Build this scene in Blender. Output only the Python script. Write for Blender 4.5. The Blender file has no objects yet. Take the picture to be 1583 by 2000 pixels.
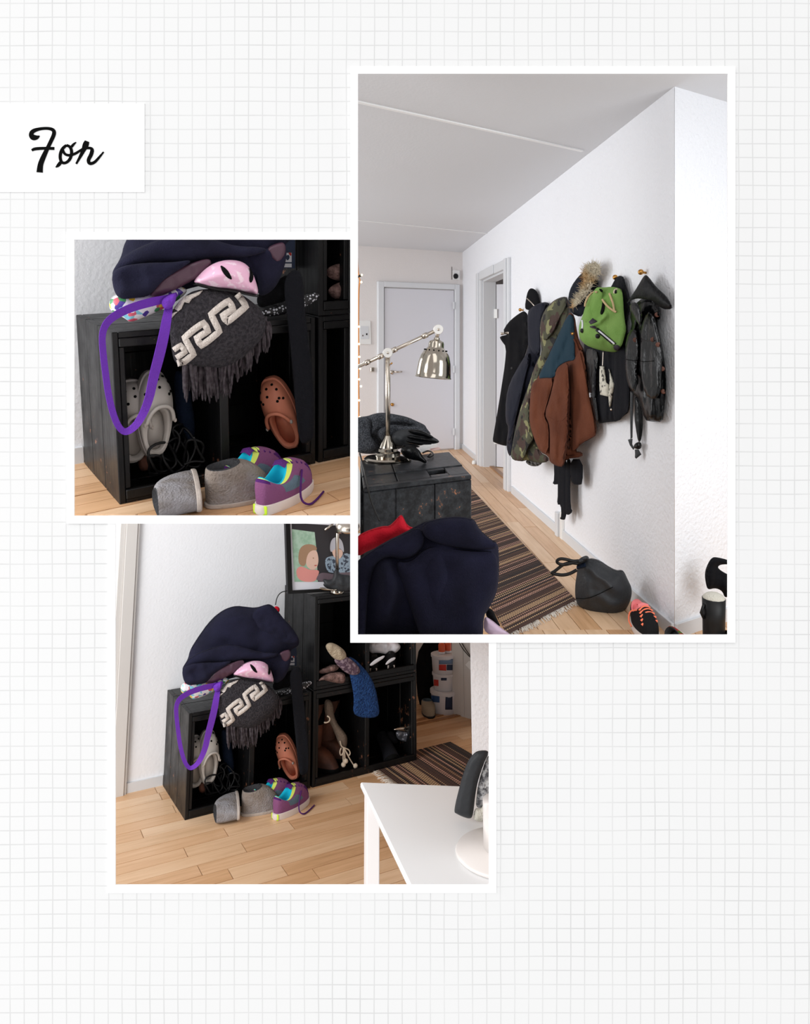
import bpy, bmesh, math, random
import numpy as np
from mathutils import Vector, Matrix, noise
from mathutils.geometry import delaunay_2d_cdt
from mathutils.bvhtree import BVHTree

SC = bpy.context.scene
COL = SC.collection
random.seed(7)

# ------------------------------------------------------------------ camera, world, light, exposure
F, PX, PY = 1400.0, 760.0, 672.0            # focal length and principal point in photo pixels (1583 x 2000)
CAM = Vector((0, 0, 1.35))
cd = bpy.data.cameras.new('camera'); cam = bpy.data.objects.new('camera', cd); COL.objects.link(cam)
cd.sensor_fit = 'HORIZONTAL'; cd.sensor_width = 36.0; cd.lens = 36.0 * F / 1583
cd.shift_x = (791.5 - PX) / 1583; cd.shift_y = -(1000 - PY) / 1583
cd.clip_start = .05; cd.clip_end = 60
cam.location = CAM; cam.rotation_euler = (math.pi / 2, 0, 0)
SC.camera = cam
wd = bpy.data.worlds.new('world'); SC.world = wd; wd.use_nodes = True
wd.node_tree.nodes['Background'].inputs[0].default_value = (1.0, 1.0, 1.0, 1)
wd.node_tree.nodes['Background'].inputs[1].default_value = .55
SC.view_settings.view_transform = 'Standard'; SC.view_settings.look = 'None'
SC.view_settings.exposure = 0; SC.view_settings.gamma = 1; SC.view_settings.use_curve_mapping = False

def area_light(name, loc, target, sx, sy, power, col=(1, 1, 1)):
    l = bpy.data.lights.new(name, 'AREA'); l.shape = 'RECTANGLE'; l.size = sx; l.size_y = sy; l.energy = power; l.color = col
    o = bpy.data.objects.new(name, l); COL.objects.link(o); o.location = loc
    o.rotation_euler = (Vector(target) - Vector(loc)).to_track_quat('-Z', 'Y').to_euler()
    return o
sn = bpy.data.lights.new('daylight', 'SUN'); sn.energy = 1.85; sn.angle = math.radians(70); sno = bpy.data.objects.new('daylight', sn); COL.objects.link(sno)
sno.rotation_euler = Vector((.45, 1, -.62)).to_track_quat('-Z', 'Y').to_euler()
# added area lamps: window assumed at the near right, both left ones are fill
area_light('assumed_window_right', (2.4, 1.35, 1.6), (.9, 5.0, 1.1), 1.2, 1.6, 30, (.95, .98, 1))  # added lamp for a window assumed from the bright corner wall
area_light('hall_fill_left', (-3.2, 5.6, 1.7), (1.0, 6.2, 1.0), 2.0, 1.8, 78, (.97, .98, 1))  # added fill lamp that brightens the hallway, no window known there
area_light('crate_fill_side', (-2.6, 1.2, 1.5), (-.3, 2.9, .3), 1.6, 1.8, 78, (1, 1, 1))  # added fill lamp that brightens the crate rooms, side window only assumed

# ------------------------------------------------------------------ materials
def lin(c):
    c = c / 255.0
    return c / 12.92 if c <= .04045 else ((c + .055) / 1.055) ** 2.4
def L3(c): return (lin(c[0]), lin(c[1]), lin(c[2]), 1)
MC = {}
class NT:
    def __init__(s, m): s.t = m.node_tree; s.n = s.t.nodes; s.l = s.t.links; s.b = s.n['Principled BSDF']
    def new(s, k, **kw):
        x = s.n.new(k)
        for a, b in kw.items(): setattr(x, a, b)
        return x
    def coord(s, out='Object'): return s.new('ShaderNodeTexCoord').outputs[out]
    def noise(s, scale, detail=3, vec=None, rough=.5):
        x = s.new('ShaderNodeTexNoise'); x.inputs['Scale'].default_value = scale; x.inputs['Detail'].default_value = detail
        x.inputs['Roughness'].default_value = rough; s.l.new(vec or s.coord(), x.inputs['Vector']); return x.outputs['Fac']
    def ramp(s, fac, stops, interp='LINEAR'):
        r = s.new('ShaderNodeValToRGB'); r.color_ramp.interpolation = interp; e = r.color_ramp.elements
        while len(e) < len(stops): e.new(.5)
        for i, (p, c) in enumerate(stops):
            e[i].position = p; e[i].color = c if len(c) == 4 else L3(c)
        s.l.new(fac, r.inputs[0]); return r.outputs[0]
    def bump(s, h, strength, dist=.01):
        b = s.new('ShaderNodeBump'); b.inputs['Strength'].default_value = strength; b.inputs['Distance'].default_value = dist
        s.l.new(h, b.inputs['Height']); s.l.new(b.outputs[0], s.b.inputs['Normal'])
    def mapping(s, vec, scale=(1, 1, 1), rot=(0, 0, 0), loc=(0, 0, 0)):
        m = s.new('ShaderNodeMapping'); m.inputs['Scale'].default_value = scale; m.inputs['Rotation'].default_value = rot; m.inputs['Location'].default_value = loc
        s.l.new(vec, m.inputs['Vector']); return m.outputs[0]
    def math(s, op, a, b=None):
        m = s.new('ShaderNodeMath', operation=op)
        for i, v in enumerate((a, b)):
            if v is None: continue
            if isinstance(v, (int, float)): m.inputs[i].default_value = v
            else: s.l.new(v, m.inputs[i])
        return m.outputs[0]
def mat(name, c, rough=.7, metal=0, bump=None, var=None, sheen=0, coat=0, spec=None, trans=0):
    if name in MC: return MC[name]
    m = bpy.data.materials.new(name); m.use_nodes = True; t = NT(m); b = t.b
    b.inputs['Base Color'].default_value = L3(c); b.inputs['Roughness'].default_value = rough; b.inputs['Metallic'].default_value = metal
    b.inputs['Specular IOR Level'].default_value = spec if spec is not None else (.12 if rough >= .75 else .5)
    if sheen: b.inputs['Sheen Weight'].default_value = sheen * .06; b.inputs['Sheen Roughness'].default_value = .5
    if coat: b.inputs['Coat Weight'].default_value = coat; b.inputs['Coat Roughness'].default_value = .15
    if trans: b.inputs['Transmission Weight'].default_value = trans
    if var: # (colour2, scale, lo, hi)
        f = t.noise(var[1], 4); t.l.new(t.ramp(f, [(var[2], c), (var[3], var[0])]), b.inputs['Base Color'])
    if bump: t.bump(t.noise(bump[0], bump[2] if len(bump) > 2 else 3), bump[1], bump[3] if len(bump) > 3 else .01)
    MC[name] = m; return m

wall_white = mat('wall_white', (240, 241, 245), .85, bump=(55, .85, 5, .008))
wall_fine = mat('wall_fine', (240, 241, 244), .85, bump=(75, .28, 5, .005))
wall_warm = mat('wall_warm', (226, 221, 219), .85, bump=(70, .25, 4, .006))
ceil_m = mat('ceiling_paint', (222, 223, 226), .9, bump=(60, .2, 4, .005))
trim_m = mat('trim_paint', (214, 216, 219), .45)
door_m = mat('door_paint', (214, 214, 220), .5)
casing_m = mat('casing_paint', (208, 204, 200), .5)
white_m = mat('white_card', (254, 254, 254), .8, spec=.1)
ink_m = mat('black_ink', (2, 2, 2), .8, spec=.1)
brass = mat('brass', (190, 140, 75), .3, 1)
steel = mat('brushed_nickel', (204, 194, 182), .25, 1)
chrome = mat('polished_nickel', (176, 168, 156), .13, 1)
black_cloth = mat('black_cloth', (15, 15, 18), .9, bump=(220, .3), sheen=.15)
dark_cloth = mat('charcoal_cloth', (22, 23, 28), .9, bump=(160, .35), sheen=.2)
navy_wool = mat('navy_wool', (33, 33, 52), .95, bump=(260, .35), var=((26, 26, 40), 9, .35, .7), sheen=.25)
navy_puff = mat('navy_nylon', (24, 26, 38), .6, bump=(120, .2), spec=.15)
leather = mat('black_leather', (9, 10, 12), .26, bump=(16, .3, 3, .02), spec=.2)
leather_soft = mat('soft_black_leather', (46, 48, 51), .5, bump=(60, .3, 4, .008), spec=.3)
lining_m = mat('maroon_satin', (70, 42, 58), .4)
red_m = mat('red_fleece', (214, 34, 52), .9, bump=(180, .3))
pink_m = mat('pink_shell', (228, 178, 205), .35, var=((240, 214, 228), 42, .55, .62), coat=.3)
pinkcloth = mat('pale_pink_cloth', (222, 196, 218), .8)
purple = mat('purple_webbing', (112, 58, 178), .75, bump=(300, .4))
grey_knit = mat('charcoal_wool_knit', (62, 59, 63), .95, bump=(170, .9, 3, .012), var=((44, 42, 46), 120, .4, .6), sheen=.3)
cream_knit = mat('cream_wool_knit', (214, 204, 196), .95, bump=(190, .9, 3, .01), sheen=.3)
fringe_m = mat('fringe_wool', (56, 50, 54), .95, var=((78, 72, 76), 60, .4, .6), sheen=.3)
denim = mat('dark_denim', (24, 34, 52), .9, bump=(250, .4))
croc_grey = mat('grey_clog_foam', (178, 172, 165), .55)
croc_pink = mat('salmon_clog_foam', (214, 132, 104), .55)
hole_m = mat('dark_hole', (10, 10, 10), .9)
felt = mat('grey_felt', (142, 140, 143), 1, bump=(150, .7), var=((112, 104, 98), 22, .4, .7), sheen=.4)
felt2 = mat('brown_grey_felt', (128, 118, 110), 1, bump=(150, .7), var=((150, 146, 146), 14, .4, .7), sheen=.4)
felt_in = mat('dark_felt', (58, 58, 60), 1, bump=(150, .6))
suede_sole = mat('suede_sole', (176, 166, 158), .9, bump=(90, .3))
sn_plum = mat('plum_suede', (122, 74, 112), .9, bump=(200, .3), sheen=.3)
sn_purple = mat('purple_mesh', (78, 36, 100), .8, bump=(320, .5))
sn_dark = mat('dark_purple', (60, 34, 74), .8)
sn_grey = mat('teal_grey_mesh', (92, 112, 126), .8, bump=(260, .5))
sn_yellow = mat('lime_yellow', (214, 232, 108), .8)
sn_teal = mat('turquoise_lining', (22, 168, 196), .95, sheen=.3)
sn_sole = mat('off_white_rubber', (214, 204, 198), .7)
sn_lime = mat('lime_heel', (190, 226, 40), .7)
brown_knit = mat('brown_wool', (136, 108, 102), .95, bump=(140, .8), var=((92, 72, 68), 40, .4, .6), sheen=.2)
beige_knit = mat('beige_wool', (176, 160, 138), .95, bump=(140, .9), sheen=.2)
blue_knit = mat('blue_knit', (40, 72, 122), .95, bump=(110, 1, 2, .015), var=((28, 52, 96), 90, .42, .6), sheen=.2)
boot_brown = mat('brown_boot_leather', (112, 66, 46), .7, bump=(50, .3), var=((70, 42, 32), 8, .35, .7))
boot_knit = mat('taupe_knit', (118, 104, 92), .95, bump=(130, .7))
cream_cord = mat('cream_cord', (206, 190, 170), .9)
rubber = mat('black_rubber', (14, 14, 15), .45, spec=.3)
silver_bag = mat('silver_foil', (120, 122, 130), .3, .6, bump=(30, .5))
bucket_m = mat('white_plastic', (212, 212, 218), .5)
lab_red = mat('label_red', (186, 44, 36), .6)
lab_blue = mat('label_blue', (36, 72, 120), .6)
lab_navy = mat('label_navy', (22, 40, 70), .6)
lab_sky = mat('label_sky', (104, 128, 160), .6)
orange_pl = mat('orange_plastic', (206, 84, 44), .45)
table_m = mat('white_lacquer', (240, 241, 242), .35)
table_leg = mat('white_leg', (236, 230, 228), .5)
green_c = mat('green_canvas', (126, 160, 88), .9, bump=(190, .4), var=((110, 148, 74), 9, .35, .7))
rope_m = mat('beige_rope', (196, 172, 132), .9, bump=(200, .5))
teal_c = mat('teal_canvas', (36, 56, 68), .85, bump=(200, .3))
suede = mat('brown_suede', (106, 62, 44), .95, bump=(70, .35, 4), var=((86, 48, 34), 6, .3, .72), sheen=.35)
paper_m = mat('newsprint', (208, 204, 190), .8, var=((90, 88, 84), 38, .56, .6))
tweed = mat('grey_tweed', (84, 87, 93), .95, bump=(220, .8, 3, .01), var=((54, 56, 61), 160, .42, .58), sheen=.2)
button_m = mat('brown_button', (88, 52, 40), .35, spec=.3)
patch_m = mat('dark_plum_leather', (54, 46, 56), .6, spec=.2)
coral = mat('coral_lace', (255, 128, 92), .7)
pinklin = mat('coral_pink_lining', (244, 138, 140), .9)
blackmesh = mat('black_mesh', (28, 28, 30), .8, bump=(300, .5))
fleece = mat('cream_fleece', (206, 202, 190), 1, bump=(160, .6), sheen=.3)
outlet_m = mat('outlet_plastic', (232, 232, 230), .4)
wire_blk = mat('black_wire', (12, 12, 12), .5)
copper = mat('orange_wire', (196, 124, 52), .5)
skin = mat('print_skin', (226, 190, 172), .6); hair = mat('print_hair', (166, 132, 104), .6); pr_pink = mat('print_pink', (226, 150, 142), .6)
pr_green = mat('print_green', (150, 186, 160), .6, var=((176, 204, 184), 30, .4, .6)); pr_dark = mat('print_dark', (44, 42, 46), .6)
pr_grey = mat('print_grey', (190, 190, 198), .6); pr_blue = mat('print_blue', (150, 168, 184), .6, var=((58, 66, 82), 55, .52, .56)); pr_mauve = mat('print_mauve', (112, 96, 104), .6)
bulb_m = mat('warm_bulb', (255, 236, 190), .4)
b_ = bulb_m.node_tree.nodes['Principled BSDF']; b_.inputs['Emission Color'].default_value = (1, .8, .45, 1); b_.inputs['Emission Strength'].default_value = 3

def special(name, f):
    m = bpy.data.materials.new(name); m.use_nodes = True; t = NT(m); f(t); MC[name] = m; return m
def f_paint(t):     # worn black paint with brown chips
    c = t.coord(); n1 = t.noise(34, 5, c, .65); n2 = t.noise(5, 2, c)
    k = t.math('ADD', n1, t.math('MULTIPLY', n2, .35))
    t.l.new(t.ramp(k, [(.0, (17, 17, 18)), (.845, (14, 14, 15)), (.87, (118, 78, 58))]), t.b.inputs['Base Color'])
    t.l.new(t.ramp(t.noise(11, 4, c), [(.3, (.3, .3, .3, 1)), (.75, (.52, .52, .52, 1))]), t.b.inputs['Roughness']); t.b.inputs['Specular IOR Level'].default_value = .28
    s = t.mapping(c, (60, 60, 4)); t.bump(t.noise(1, 4, s), .25, .006)
black_paint = special('worn_black_paint', f_paint)
def f_scuff(t):
    c = t.coord(); k = t.math('ADD', t.noise(26, 5, c, .7), t.math('MULTIPLY', t.noise(4, 2, c), .4))
    t.l.new(t.ramp(k, [(0, (24, 25, 28)), (.62, (28, 29, 32)), (.79, (50, 53, 57)), (.86, (58, 60, 62)), (.875, (120, 80, 60)), (.92, (168, 118, 90))]), t.b.inputs['Base Color'])
    t.b.inputs['Roughness'].default_value = .34; t.b.inputs['Specular IOR Level'].default_value = .25; t.bump(t.noise(26, 5, c, .7), .3, .006)
scuffed = special('scuffed_black_paint', f_scuff)
def wood(name, c1, c2, c3):
    def f(t):
        u = t.coord('UV'); s = t.mapping(u, (3, 42, 1)); n = t.noise(1.0, 5, s, .6); n2 = t.noise(1.6, 2, u)
        k = t.math('ADD', t.math('MULTIPLY', n, .7), t.math('MULTIPLY', n2, .3))
        t.l.new(t.ramp(k, [(.32, c3), (.5, c1), (.68, c2)]), t.b.inputs['Base Color'])
        t.b.inputs['Roughness'].default_value = .38; t.bump(n, .08, .003)
    return special(name, f)
WOODS = [wood('plank_wood_a', (216, 174, 134), (226, 188, 150), (200, 156, 114)), wood('plank_wood_b', (222, 184, 146), (230, 196, 160), (206, 166, 126)),
         wood('plank_wood_c', (208, 164, 122), (220, 178, 138), (186, 142, 102)), wood('plank_wood_d', (226, 190, 154), (234, 202, 168), (210, 172, 132))]
dark_wood = wood('threshold_wood', (150, 106, 66), (166, 120, 78), (126, 86, 50))
def f_rug(t):
    u = t.coord('UV'); sx = t.new('ShaderNodeSeparateXYZ'); t.l.new(u, sx.inputs[0]); x = sx.outputs[0]; y = sx.outputs[1]
    row = t.math('FLOOR', t.math('MULTIPLY', x, 78)); cx = t.new('ShaderNodeCombineXYZ'); t.l.new(row, cx.inputs[0])
    wn = t.new('ShaderNodeTexWhiteNoise', noise_dimensions='3D'); t.l.new(cx.outputs[0], wn.inputs['Vector'])
    band = t.new('ShaderNodeTexNoise', noise_dimensions='1D'); band.inputs['Scale'].default_value = 4.2; band.inputs['Detail'].default_value = 1; t.l.new(x, band.inputs['W'])
    k = t.math('ADD', t.math('MULTIPLY', wn.outputs[0], .55), t.math('MULTIPLY', band.outputs['Fac'], .5))
    col = t.ramp(k, [(0, (24, 22, 24)), (.30, (28, 24, 25)), (.36, (70, 46, 38)), (.50, (196, 160, 122)), (.58, (84, 56, 44)), (.66, (206, 158, 136)), (.74, (60, 42, 36)), (.80, (170, 128, 96))], 'CONSTANT')
    dash = t.math('GREATER_THAN', t.math('FRACT', t.math('ADD', t.math('MULTIPLY', y, 60), t.math('MULTIPLY', row, .5))), .36)
    mx = t.new('ShaderNodeMix', data_type='RGBA'); t.l.new(dash, mx.inputs[0]); mx.inputs[6].default_value = L3((58, 40, 34)); t.l.new(col, mx.inputs[7])
    t.l.new(mx.outputs[2], t.b.inputs['Base Color']); t.b.inputs['Roughness'].default_value = .95
    t.bump(t.math('SINE', t.math('MULTIPLY', x, 78 * 6.283)), .5, .003)
rug_m = special('striped_rag_weave', f_rug)
def f_camo(t):
    c = t.coord(); d = t.new('ShaderNodeMapping'); t.l.new(c, d.inputs['Vector'])
    n1 = t.noise(9, 2, d.outputs[0]); m2 = t.mapping(c, loc=(3, 7, 1)); n2 = t.noise(11, 2, m2)
    a = t.ramp(n1, [(0, (30, 28, 27)), (.42, (70, 70, 52)), (.58, (128, 126, 88))], 'CONSTANT')
    b = t.ramp(n2, [(0, (0, 0, 0, 1)), (.56, (1, 1, 1, 1))], 'CONSTANT')
    mx = t.new('ShaderNodeMix', data_type='RGBA'); t.l.new(b, mx.inputs[0]); t.l.new(a, mx.inputs[6]); mx.inputs[7].default_value = L3((66, 48, 42))
    t.l.new(mx.outputs[2], t.b.inputs['Base Color']); t.b.inputs['Roughness'].default_value = .85; t.bump(t.noise(200, 2, c), .3)
camo = special('camouflage_cotton', f_camo)
def f_multi(t):
    v = t.new('ShaderNodeTexVoronoi'); v.inputs['Scale'].default_value = 62; t.l.new(t.coord(), v.inputs['Vector'])
    s = t.new('ShaderNodeSeparateColor'); t.l.new(v.outputs['Color'], s.inputs[0])
    t.l.new(t.ramp(s.outputs[0], [(0, (236, 234, 236)), (.42, (240, 200, 60)), (.52, (234, 232, 236)), (.64, (80, 58, 150)), (.72, (70, 140, 90)), (.8, (214, 90, 110)), (.88, (130, 196, 214))], 'CONSTANT'), t.b.inputs['Base Color'])
    t.b.inputs['Roughness'].default_value = .35
floral = special('multicolour_print', f_multi)
def f_dots(t):
    v = t.new('ShaderNodeTexVoronoi'); v.inputs['Scale'].default_value = 110; t.l.new(t.coord(), v.inputs['Vector'])
    t.l.new(t.ramp(v.outputs['Distance'], [(0, (200, 202, 210)), (.38, (20, 20, 24))], 'CONSTANT'), t.b.inputs['Base Color'])
dots = special('dotted_cotton', f_dots)
def f_fur(t):
    c = t.coord(); t.l.new(t.ramp(t.noise(7, 3, c), [(.32, (218, 160, 96)), (.44, (240, 208, 160)), (.55, (252, 240, 214))]), t.b.inputs['Base Color'])
    t.b.inputs['Roughness'].default_value = 1; t.b.inputs['Specular IOR Level'].default_value = .1; t.bump(t.noise(150, 4, c), 1, .02)
fur = special('fox_fur', f_fur)
def f_fleck(t):
    c = t.coord(); t.l.new(t.ramp(t.noise(60, 4, c), [(.4, (92, 92, 96)), (.52, (182, 182, 184)), (.6, (206, 206, 206))]), t.b.inputs['Base Color']); t.b.inputs['Roughness'].default_value = 1
    t.bump(t.noise(90, 4, c), 1, .02)
fleck = special('speckled_fleece', f_fleck)
def f_page(t):
    c = t.coord(); w = t.new('ShaderNodeTexNoise'); w.inputs['Scale'].default_value = 6; t.l.new(c, w.inputs['Vector'])
    sx = t.new('ShaderNodeSeparateXYZ'); t.l.new(c, sx.inputs[0])
    p = 27.3 / F
    def line(o, off, wob):
        q = t.math('ADD', t.math('ADD', o, -off), t.math('MULTIPLY', t.math('SUBTRACT', w.outputs['Fac'], .5), wob))
        fr = t.math('ABSOLUTE', t.math('SUBTRACT', t.math('FRACT', t.math('DIVIDE', q, p)), .5))   # .5 at the line
        return t.ramp(fr, [(0, (0, 0, 0, 1)), (.44, (0, 0, 0, 1)), (.495, (1, 1, 1, 1))])
    a = line(sx.outputs[0], (22.2 - PX) / F, .004); b = line(sx.outputs[2], (PY - 390.6) / F, .004)
    fade = t.ramp(t.noise(9, 3, c), [(.25, (.25, .25, .25, 1)), (.75, (1, 1, 1, 1))])
    k = t.math('MULTIPLY', t.math('MAXIMUM', a, b), fade)
    mx = t.new('ShaderNodeMix', data_type='RGBA'); t.l.new(k, mx.inputs[0]); mx.inputs[6].default_value = (.90, .90, .90, 1); mx.inputs[7].default_value = (.66, .66, .66, 1)
    t.l.new(mx.outputs[2], t.b.inputs['Base Color']); t.b.inputs['Roughness'].default_value = .9; t.b.inputs['Specular IOR Level'].default_value = .05
page_m = special('grid_paper', f_page)

# ------------------------------------------------------------------ object helpers
WM = {}
def tag(o, label=None, cat=None, group=None, kind=None):
    if label: o['label'] = label
    if cat: o['category'] = cat
    if group: o['group'] = group
    if kind: o['kind'] = kind
    return o
def thing(name, label, cat, M, group=None, kind=None):
    o = bpy.data.objects.new(name, None); COL.objects.link(o); o.empty_display_size = .05
    M = Matrix.Translation(M) if isinstance(M, Vector) else M
    o.matrix_world = M; WM[o] = M.copy()
    return tag(o, label, cat, group, kind)
def mesh(name, V, Fc, material, parent=None, world=True, M=None, smooth=True, uv=None, auto=None):
    """one mesh object; V in world coordinates (world=True) or in the parent's"""
    V = [Vector(v) for v in V]
    if parent is not None:
        if world:
            inv = WM[parent].inverted(); V = [inv @ v for v in V]
    elif M is None:
        lo = Vector([min(v[i] for v in V) for i in range(3)]); hi = Vector([max(v[i] for v in V) for i in range(3)])
        M = Matrix.Translation(((lo.x + hi.x) / 2, (lo.y + hi.y) / 2, lo.z)); inv = M.inverted(); V = [inv @ v for v in V]
    elif world:
        inv = M.inverted(); V = [inv @ v for v in V]
    me = bpy.data.meshes.new(name); me.from_pydata([tuple(v) for v in V], [], [tuple(f) for f in Fc])
    if uv is not None:
        ul = me.uv_layers.new(name='UVMap')
        for lp in me.loops: ul.data[lp.index].uv = uv[lp.vertex_index]
    for p in me.polygons: p.use_smooth = smooth
    if auto is not None and smooth:
        bm = bmesh.new(); bm.from_mesh(me)
        for e in bm.edges:
            if len(e.link_faces) == 2 and e.calc_face_angle(0) > auto: e.smooth = False
        bm.to_mesh(me); bm.free()
    me.materials.append(material); me.update()
    o = bpy.data.objects.new(name, me); COL.objects.link(o)
    if parent is not None: o.parent = parent; WM[o] = WM[parent].copy()
    else: o.matrix_world = M; WM[o] = M.copy()
    return o
def hexa(p, a, b, c, bev=0):
    p, a, b, c = Vector(p), Vector(a), Vector(b), Vector(c)
    V = [p, p + a, p + a + b, p + b, p + c, p + a + c, p + a + b + c, p + b + c]
    Fc = [(0, 3, 2, 1), (4, 5, 6, 7), (0, 1, 5, 4), (1, 2, 6, 5), (2, 3, 7, 6), (3, 0, 4, 7)]
    if a.cross(b).dot(c) < 0: Fc = [tuple(reversed(f)) for f in Fc]
    if bev:
        bm = bmesh.new(); vs = [bm.verts.new(v) for v in V]
        for f in Fc: bm.faces.new([vs[i] for i in f])
        bmesh.ops.bevel(bm, geom=bm.edges[:], offset=bev, segments=1, affect='EDGES', clamp_overlap=True)
        bm.verts.index_update(); V = [v.co.copy() for v in bm.verts]; Fc = [[v.index for v in f.verts] for f in bm.faces]; bm.free()
    return V, Fc
def join(*vf):
    V, Fc = [], []
    for v, f in vf:
        o = len(V); V += list(v); Fc += [tuple(i + o for i in q) for q in f]
    return V, Fc
def xf(M, vf): return [M @ Vector(v) for v in vf[0]], vf[1]
def tube(pts, rad, n=8, cap=True):
    pts = [Vector(p) for p in pts]; V, Fc = [], []
    rads = rad if isinstance(rad, (list, tuple)) else [rad] * len(pts)
    up = None
    for i, p in enumerate(pts):
        d = (pts[min(i + 1, len(pts) - 1)] - pts[max(i - 1, 0)]); d = d.normalized() if d.length > 1e-9 else Vector((0, 0, 1))
        if up is None: up = d.orthogonal().normalized()
        up = (up - d * up.dot(d)); up = up.normalized() if up.length > 1e-6 else d.orthogonal().normalized()
        s = d.cross(up)
        for k in range(n):
            a = 2 * math.pi * k / n; V.append(p + (up * math.cos(a) + s * math.sin(a)) * rads[i])
    for i in range(len(pts) - 1):
        for k in range(n): Fc.append((i * n + k, i * n + (k + 1) % n, (i + 1) * n + (k + 1) % n, (i + 1) * n + k))
    if cap: Fc.append(tuple(reversed(range(n)))); Fc.append(tuple(range((len(pts) - 1) * n, len(pts) * n)))
    return V, Fc
def smooth_line(pts, it=2, closed=False):
    pts = [Vector(p) for p in pts]
    for _ in range(it):
        q = []; n = len(pts)
        rng = range(n) if closed else range(n - 1)
        if not closed: q.append(pts[0])
        for i in rng:
            a, b = pts[i], pts[(i + 1) % n]; q += [a * .75 + b * .25, a * .25 + b * .75]
        if not closed: q.append(pts[-1])
        pts = q
    return pts
def lathe(prof, n=28, M=None, cap=True):
    V, Fc = [], []
    for r, z in prof:
        for k in range(n):
            a = 2 * math.pi * k / n; V.append(Vector((r * math.cos(a), r * math.sin(a), z)))
    for i in range(len(prof) - 1):
        for k in range(n): Fc.append((i * n + k, i * n + (k + 1) % n, (i + 1) * n + (k + 1) % n, (i + 1) * n + k))
    if cap: Fc.append(tuple(reversed(range(n)))); Fc.append(tuple(range((len(prof) - 1) * n, len(prof) * n)))
    if M is not None: V = [M @ v for v in V]
    return V, Fc

# ---- pixels to places.  A frame is a level room (z up, floor at z = 0) with the eye at height h, turned a little about the eye
def ray(x, y): return Vector(((x - PX) / F, 1.0, (PY - y) / F))
class Frame:
    def __init__(s, h, tilt, roll):
        s.h = h; s.R = Matrix.Rotation(math.radians(roll), 3, 'Y') @ Matrix.Rotation(math.radians(tilt), 3, 'X')
        s.M = Matrix.Translation(CAM) @ s.R.to_4x4() @ Matrix.Translation((0, 0, -h)); s.Mi = s.M.inverted()
    def lray(s, x, y): return s.R.transposed() @ ray(x, y)
    def onz(s, x, y, z=0.0):                                 # local point at height z above this room's floor
        d = s.lray(x, y); k = (z - s.h) / d.z; return Vector((0, 0, s.h)) + d * k
    def onplane(s, x, y, p, n):
        d = s.lray(x, y); o = Vector((0, 0, s.h)); return o + d * ((p - o).dot(n) / d.dot(n))
    def w(s, p): return s.M @ Vector(p)
    def wv(s, v): return s.R @ Vector(v)
def wplane(x, y, p0, n):                                     # world point of a pixel on a world plane
    d = ray(x, y); return CAM + d * ((p0 - CAM).dot(n) / d.dot(n))
ZT = {1: (130, 450, 2.777), 2: (215, 1010, 3.264), 3: (500, 1230, 3.368), 4: (690, 480, 4.278), 5: (920, 490, 3.769), 6: (690, 780, 4.254), 7: (1000, 880, 3.598),
      8: (690, 130, 2.1107), 'g': (200, 460, 3.2306), 'h': (600, 1300, 6.596), 'i': (1120, 500, 7.538), 'j': (1130, 680, 8.332), 'k': (960, 560, 5.263),
      'l': (1060, 1060, 5.654), 'm': (690, 780, 6.596), 'n': (800, 1245, 9.894), 'o': (220, 720, 6.596), 'p': (290, 860, 4.523), 'q': (540, 1015, 9.894),
      'c': (0, 190, 5.277), 't': (870, 1440, 6.9)}
def zz(k, pts):
    x0, y0, s = ZT[k]; return [(x0 + x / s, y0 + y / s) for x, y in pts]

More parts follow.
